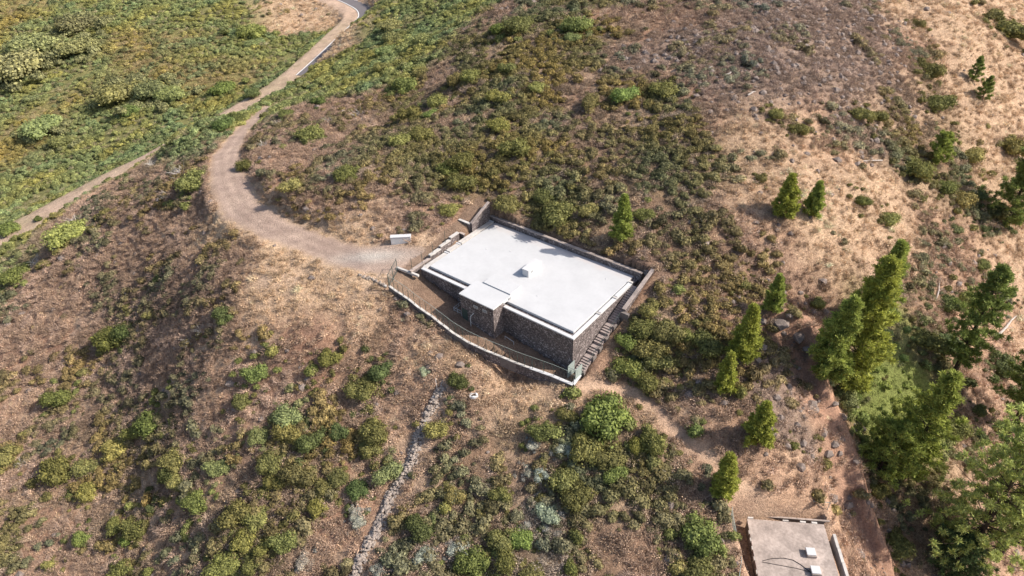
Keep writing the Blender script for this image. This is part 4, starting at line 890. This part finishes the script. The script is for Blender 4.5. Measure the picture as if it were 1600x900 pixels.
# ------------------------------------------------------------------ pines
def pine_mesh(seed, H, R, crown0, npuff, puff, shape='tall', nn=62):
    """returns trunk, limbs, crown meshes; crown begins at crown0*H"""
    r = np.random.default_rng(seed); lean = r.normal(0, .012, 2)*H
    def ax_(t): return np.array([lean[0]*t*t, lean[1]*t*t, H*t])
    tb = MB(); tb.tube([ax_(t)-(np.array([0, 0, .4]) if t == 0 else 0) for t in np.linspace(0, .96, 8)], [max(.02, H*.017*(1-t*.92)+.03) for t in np.linspace(0, .96, 8)], 8)
    lb = MB(); C = []; D_ = []; per = 4; nb = max(22, npuff//6); az = r.uniform(0, 6.28)
    for k in range(nb):
        tt = ((k+r.uniform(-.6, .6))/nb) % 1.0; tt = round(tt*nb/4.5)*4.5/nb*.75+tt*.25; tt = min(.985, tt); t = crown0+(1-crown0)*tt
        if shape == 'tall': prof = (1-tt)**.55*(.62+.38*min(1, tt*5))
        elif shape == 'open': prof = (1-tt)**.6*(.35+.65*min(1, tt*3.2))*1.1
        elif shape == 'cone': prof = (1-tt)**.8*(.8+.2*min(1, tt*6))
        else: prof = math.sqrt(max(0.02, 1-(tt*1.08-.15)**2))
        prof = max(prof, .10); az += 2.4+r.uniform(-.5, .5); rr = R*prof*(r.uniform(.4, 1.4) if shape != 'cone' else r.uniform(.7, 1.15))
        s_ = ax_(max(.02, t-.03-.10*rr/H)); up = (.28+.5*tt)*rr; q = s_+np.array([math.cos(az)*rr, math.sin(az)*rr, up]); lb.tube([s_, (s_*.45+q*.55)-[0, 0, .05*rr], q], [.011*H*.4*(1-t)+.035, .03, .012], 4)
        for m_ in range(per):
            f_ = 1-m_*.2*r.uniform(.7, 1.3); w_ = rr*.24*(r.random()-.5)*2*(.4+m_*.25); c_ = s_*(1-f_)+q*f_+np.array([-math.sin(az)*w_, math.cos(az)*w_, r.uniform(-.02, .16)*rr]); C.append(c_); D_.append(np.array([math.cos(az)*.45, math.sin(az)*.45, .8]))
    C.append(ax_(.985)); D_.append(np.array([0, 0, 1.]))
    V = []
    C = np.array(C); D_ = np.array(D_); n = len(C); Pc = np.repeat(C, nn, 0); Dd = np.repeat(D_, nn, 0)
    dv = r.normal(size=(n*nn, 3))*.9+Dd; dv /= np.linalg.norm(dv, axis=1, keepdims=True); L = (puff*r.uniform(.55, 1.1, n*nn))[:, None]
    sd_ = np.cross(dv, r.normal(size=dv.shape)); sd_ /= np.linalg.norm(sd_, axis=1, keepdims=True)
    wv = sd_*(.020+puff*.036)
    s0 = Pc+r.normal(0, puff*.16, dv.shape); V = np.stack([s0-wv*.6, s0+wv*.6, s0+dv*L+wv, s0+dv*L-wv], 1).reshape(-1, 3); F = np.arange(len(V)).reshape(-1, 4)
    return mesh('trunk', tb.V, tb.F, M['bark']), mesh('limbs', lb.V, lb.F, M['bark']), mesh('crown', V, F, M['needle'])
def pine(base_px, top_px, wpx, shape, label, col, crown0=.12, seed=0, npuff=None, group=None, base_pt=None, nn=62):
    b = hit(*base_px) if base_pt is None else base_pt; hs = np.arange(.8, 34, .1); P = np.stack([np.full(len(hs), b[0]), np.full(len(hs), b[1]), b[2]+hs], -1); _, yy = proj(P)
    H = float(hs[np.argmin(abs(yy-top_px[1]))]); R = wpx*mpp(b+[0, 0, H*.5])*.55
    puff = float(np.clip(.16*H**.55, .28, .60)); npuff = int(npuff*1.5) if npuff else int(np.clip(H*R*12, 140, 620))
    tm, lm, cm = pine_mesh(seed, H, R, crown0, npuff, puff, shape, nn)
    e = link('pine_tree', None, None, tuple(b), 0); tag(e, label, 'pine tree', group)
    link('trunk', tm, e); link('limbs', lm, e); link('crown', cm, e, color=col); return e
Gy, Gm, Gd, Gp = (.40, .43, .10), (.35, .41, .11), (.26, .32, .10), (.46, .52, .18)
pine((1322, 604), (1362, 403), 74, 'tall', 'tallest bright pine, front of the close pair of tall pines', Gy, .06, 1, 620)
pine((1358, 520), (1398, 377), 42, 'tall', 'darker slim pine behind the tallest bright pine', Gm, .06, 2, 420)
pine((1288, 592), (1306, 464), 46, 'tall', 'shorter dark pine pressed against the left of the tallest pine', Gm, .05, 3, 420)
pine((1485, 594), (1574, 415), 60, 'open', 'dark pine with a long bare trunk on the right slope', Gd, .22, 4, 330)
pine((1412, 745), (1470, 580), 72, 'open', 'bushy pine with a yellow-green top below the grassy hollow', (.37, .42, .11), .04, 5, 400)
pine((1372, 738), (1384, 668), 70, 'round', 'low dark pine clump at the left foot of the bushy pine', Gm, .05, 15, 260)
pine((1500, 884), (1575, 690), 112, 'round', 'broad pale green pine filling the lower right corner', Gp, .12, 6, 480)
pine((1556, 874), (1640, 690), 100, 'round', 'dark pine with bare curved trunk at the lower right edge', Gd, .22, 7, 380)
pine((1574, 680), (1690, 470), 80, 'tall', 'dark bare-trunked pine leaving the right edge of the view', Gd, .25, 8, 420)
pine((1486, 895), (1492, 846), 56, 'round', 'small blue-green pine in front of the broad pale pine', (.13, .19, .085), .05, 9, 220)
pine((1570, 352), (1604, 228), 60, 'tall', 'dark pine at the right edge of the tan slope', Gd, .06, 10, 380)
pine((1462, 258), (1484, 208), 34, 'tall', 'small pine beside olive scrub on the upper right slope', Gm, .05, 11, 170)
pine((1520, 128), (1526, 90), 22, 'cone', 'upper of two little pines high on the right slope', Gd, .05, 12, 110)
pine((1534, 156), (1540, 120), 22, 'cone', 'lower of two little pines high on the right slope', Gd, .05, 13, 110)
pine((1224, 338), (1234, 274), 38, 'cone', 'left one of the twin young pines on the tan slope', Gy, .03, 20, 240)
pine((1268, 338), (1276, 286), 30, 'cone', 'right one of the twin young pines on the tan slope', Gm, .03, 21, 200)
pine((1206, 486), (1214, 430), 30, 'cone', 'small muted pine on the shoulder above the scarp', Gm, .03, 22, 170)
pine((1160, 560), (1170, 478), 44, 'cone', 'tallest of the young pines right of the thicket', Gy, .03, 23, 320)
pine((1130, 610), (1132, 554), 32, 'cone', 'slender young pine below the tallest young pine', Gy, .03, 24, 200)
pine((1182, 692), (1186, 630), 46, 'cone', 'cone-shaped young pine standing alone above the footpath', Gy, .03, 25, 300)
pine((1128, 772), (1138, 708), 36, 'cone', 'young pine on the footpath above the lower tank', Gy, .03, 26, 260)
pine((970, 376), (974, 306), 34, 'cone', 'bright young pine on the bank behind the white roof', Gm, .03, 27, 240)
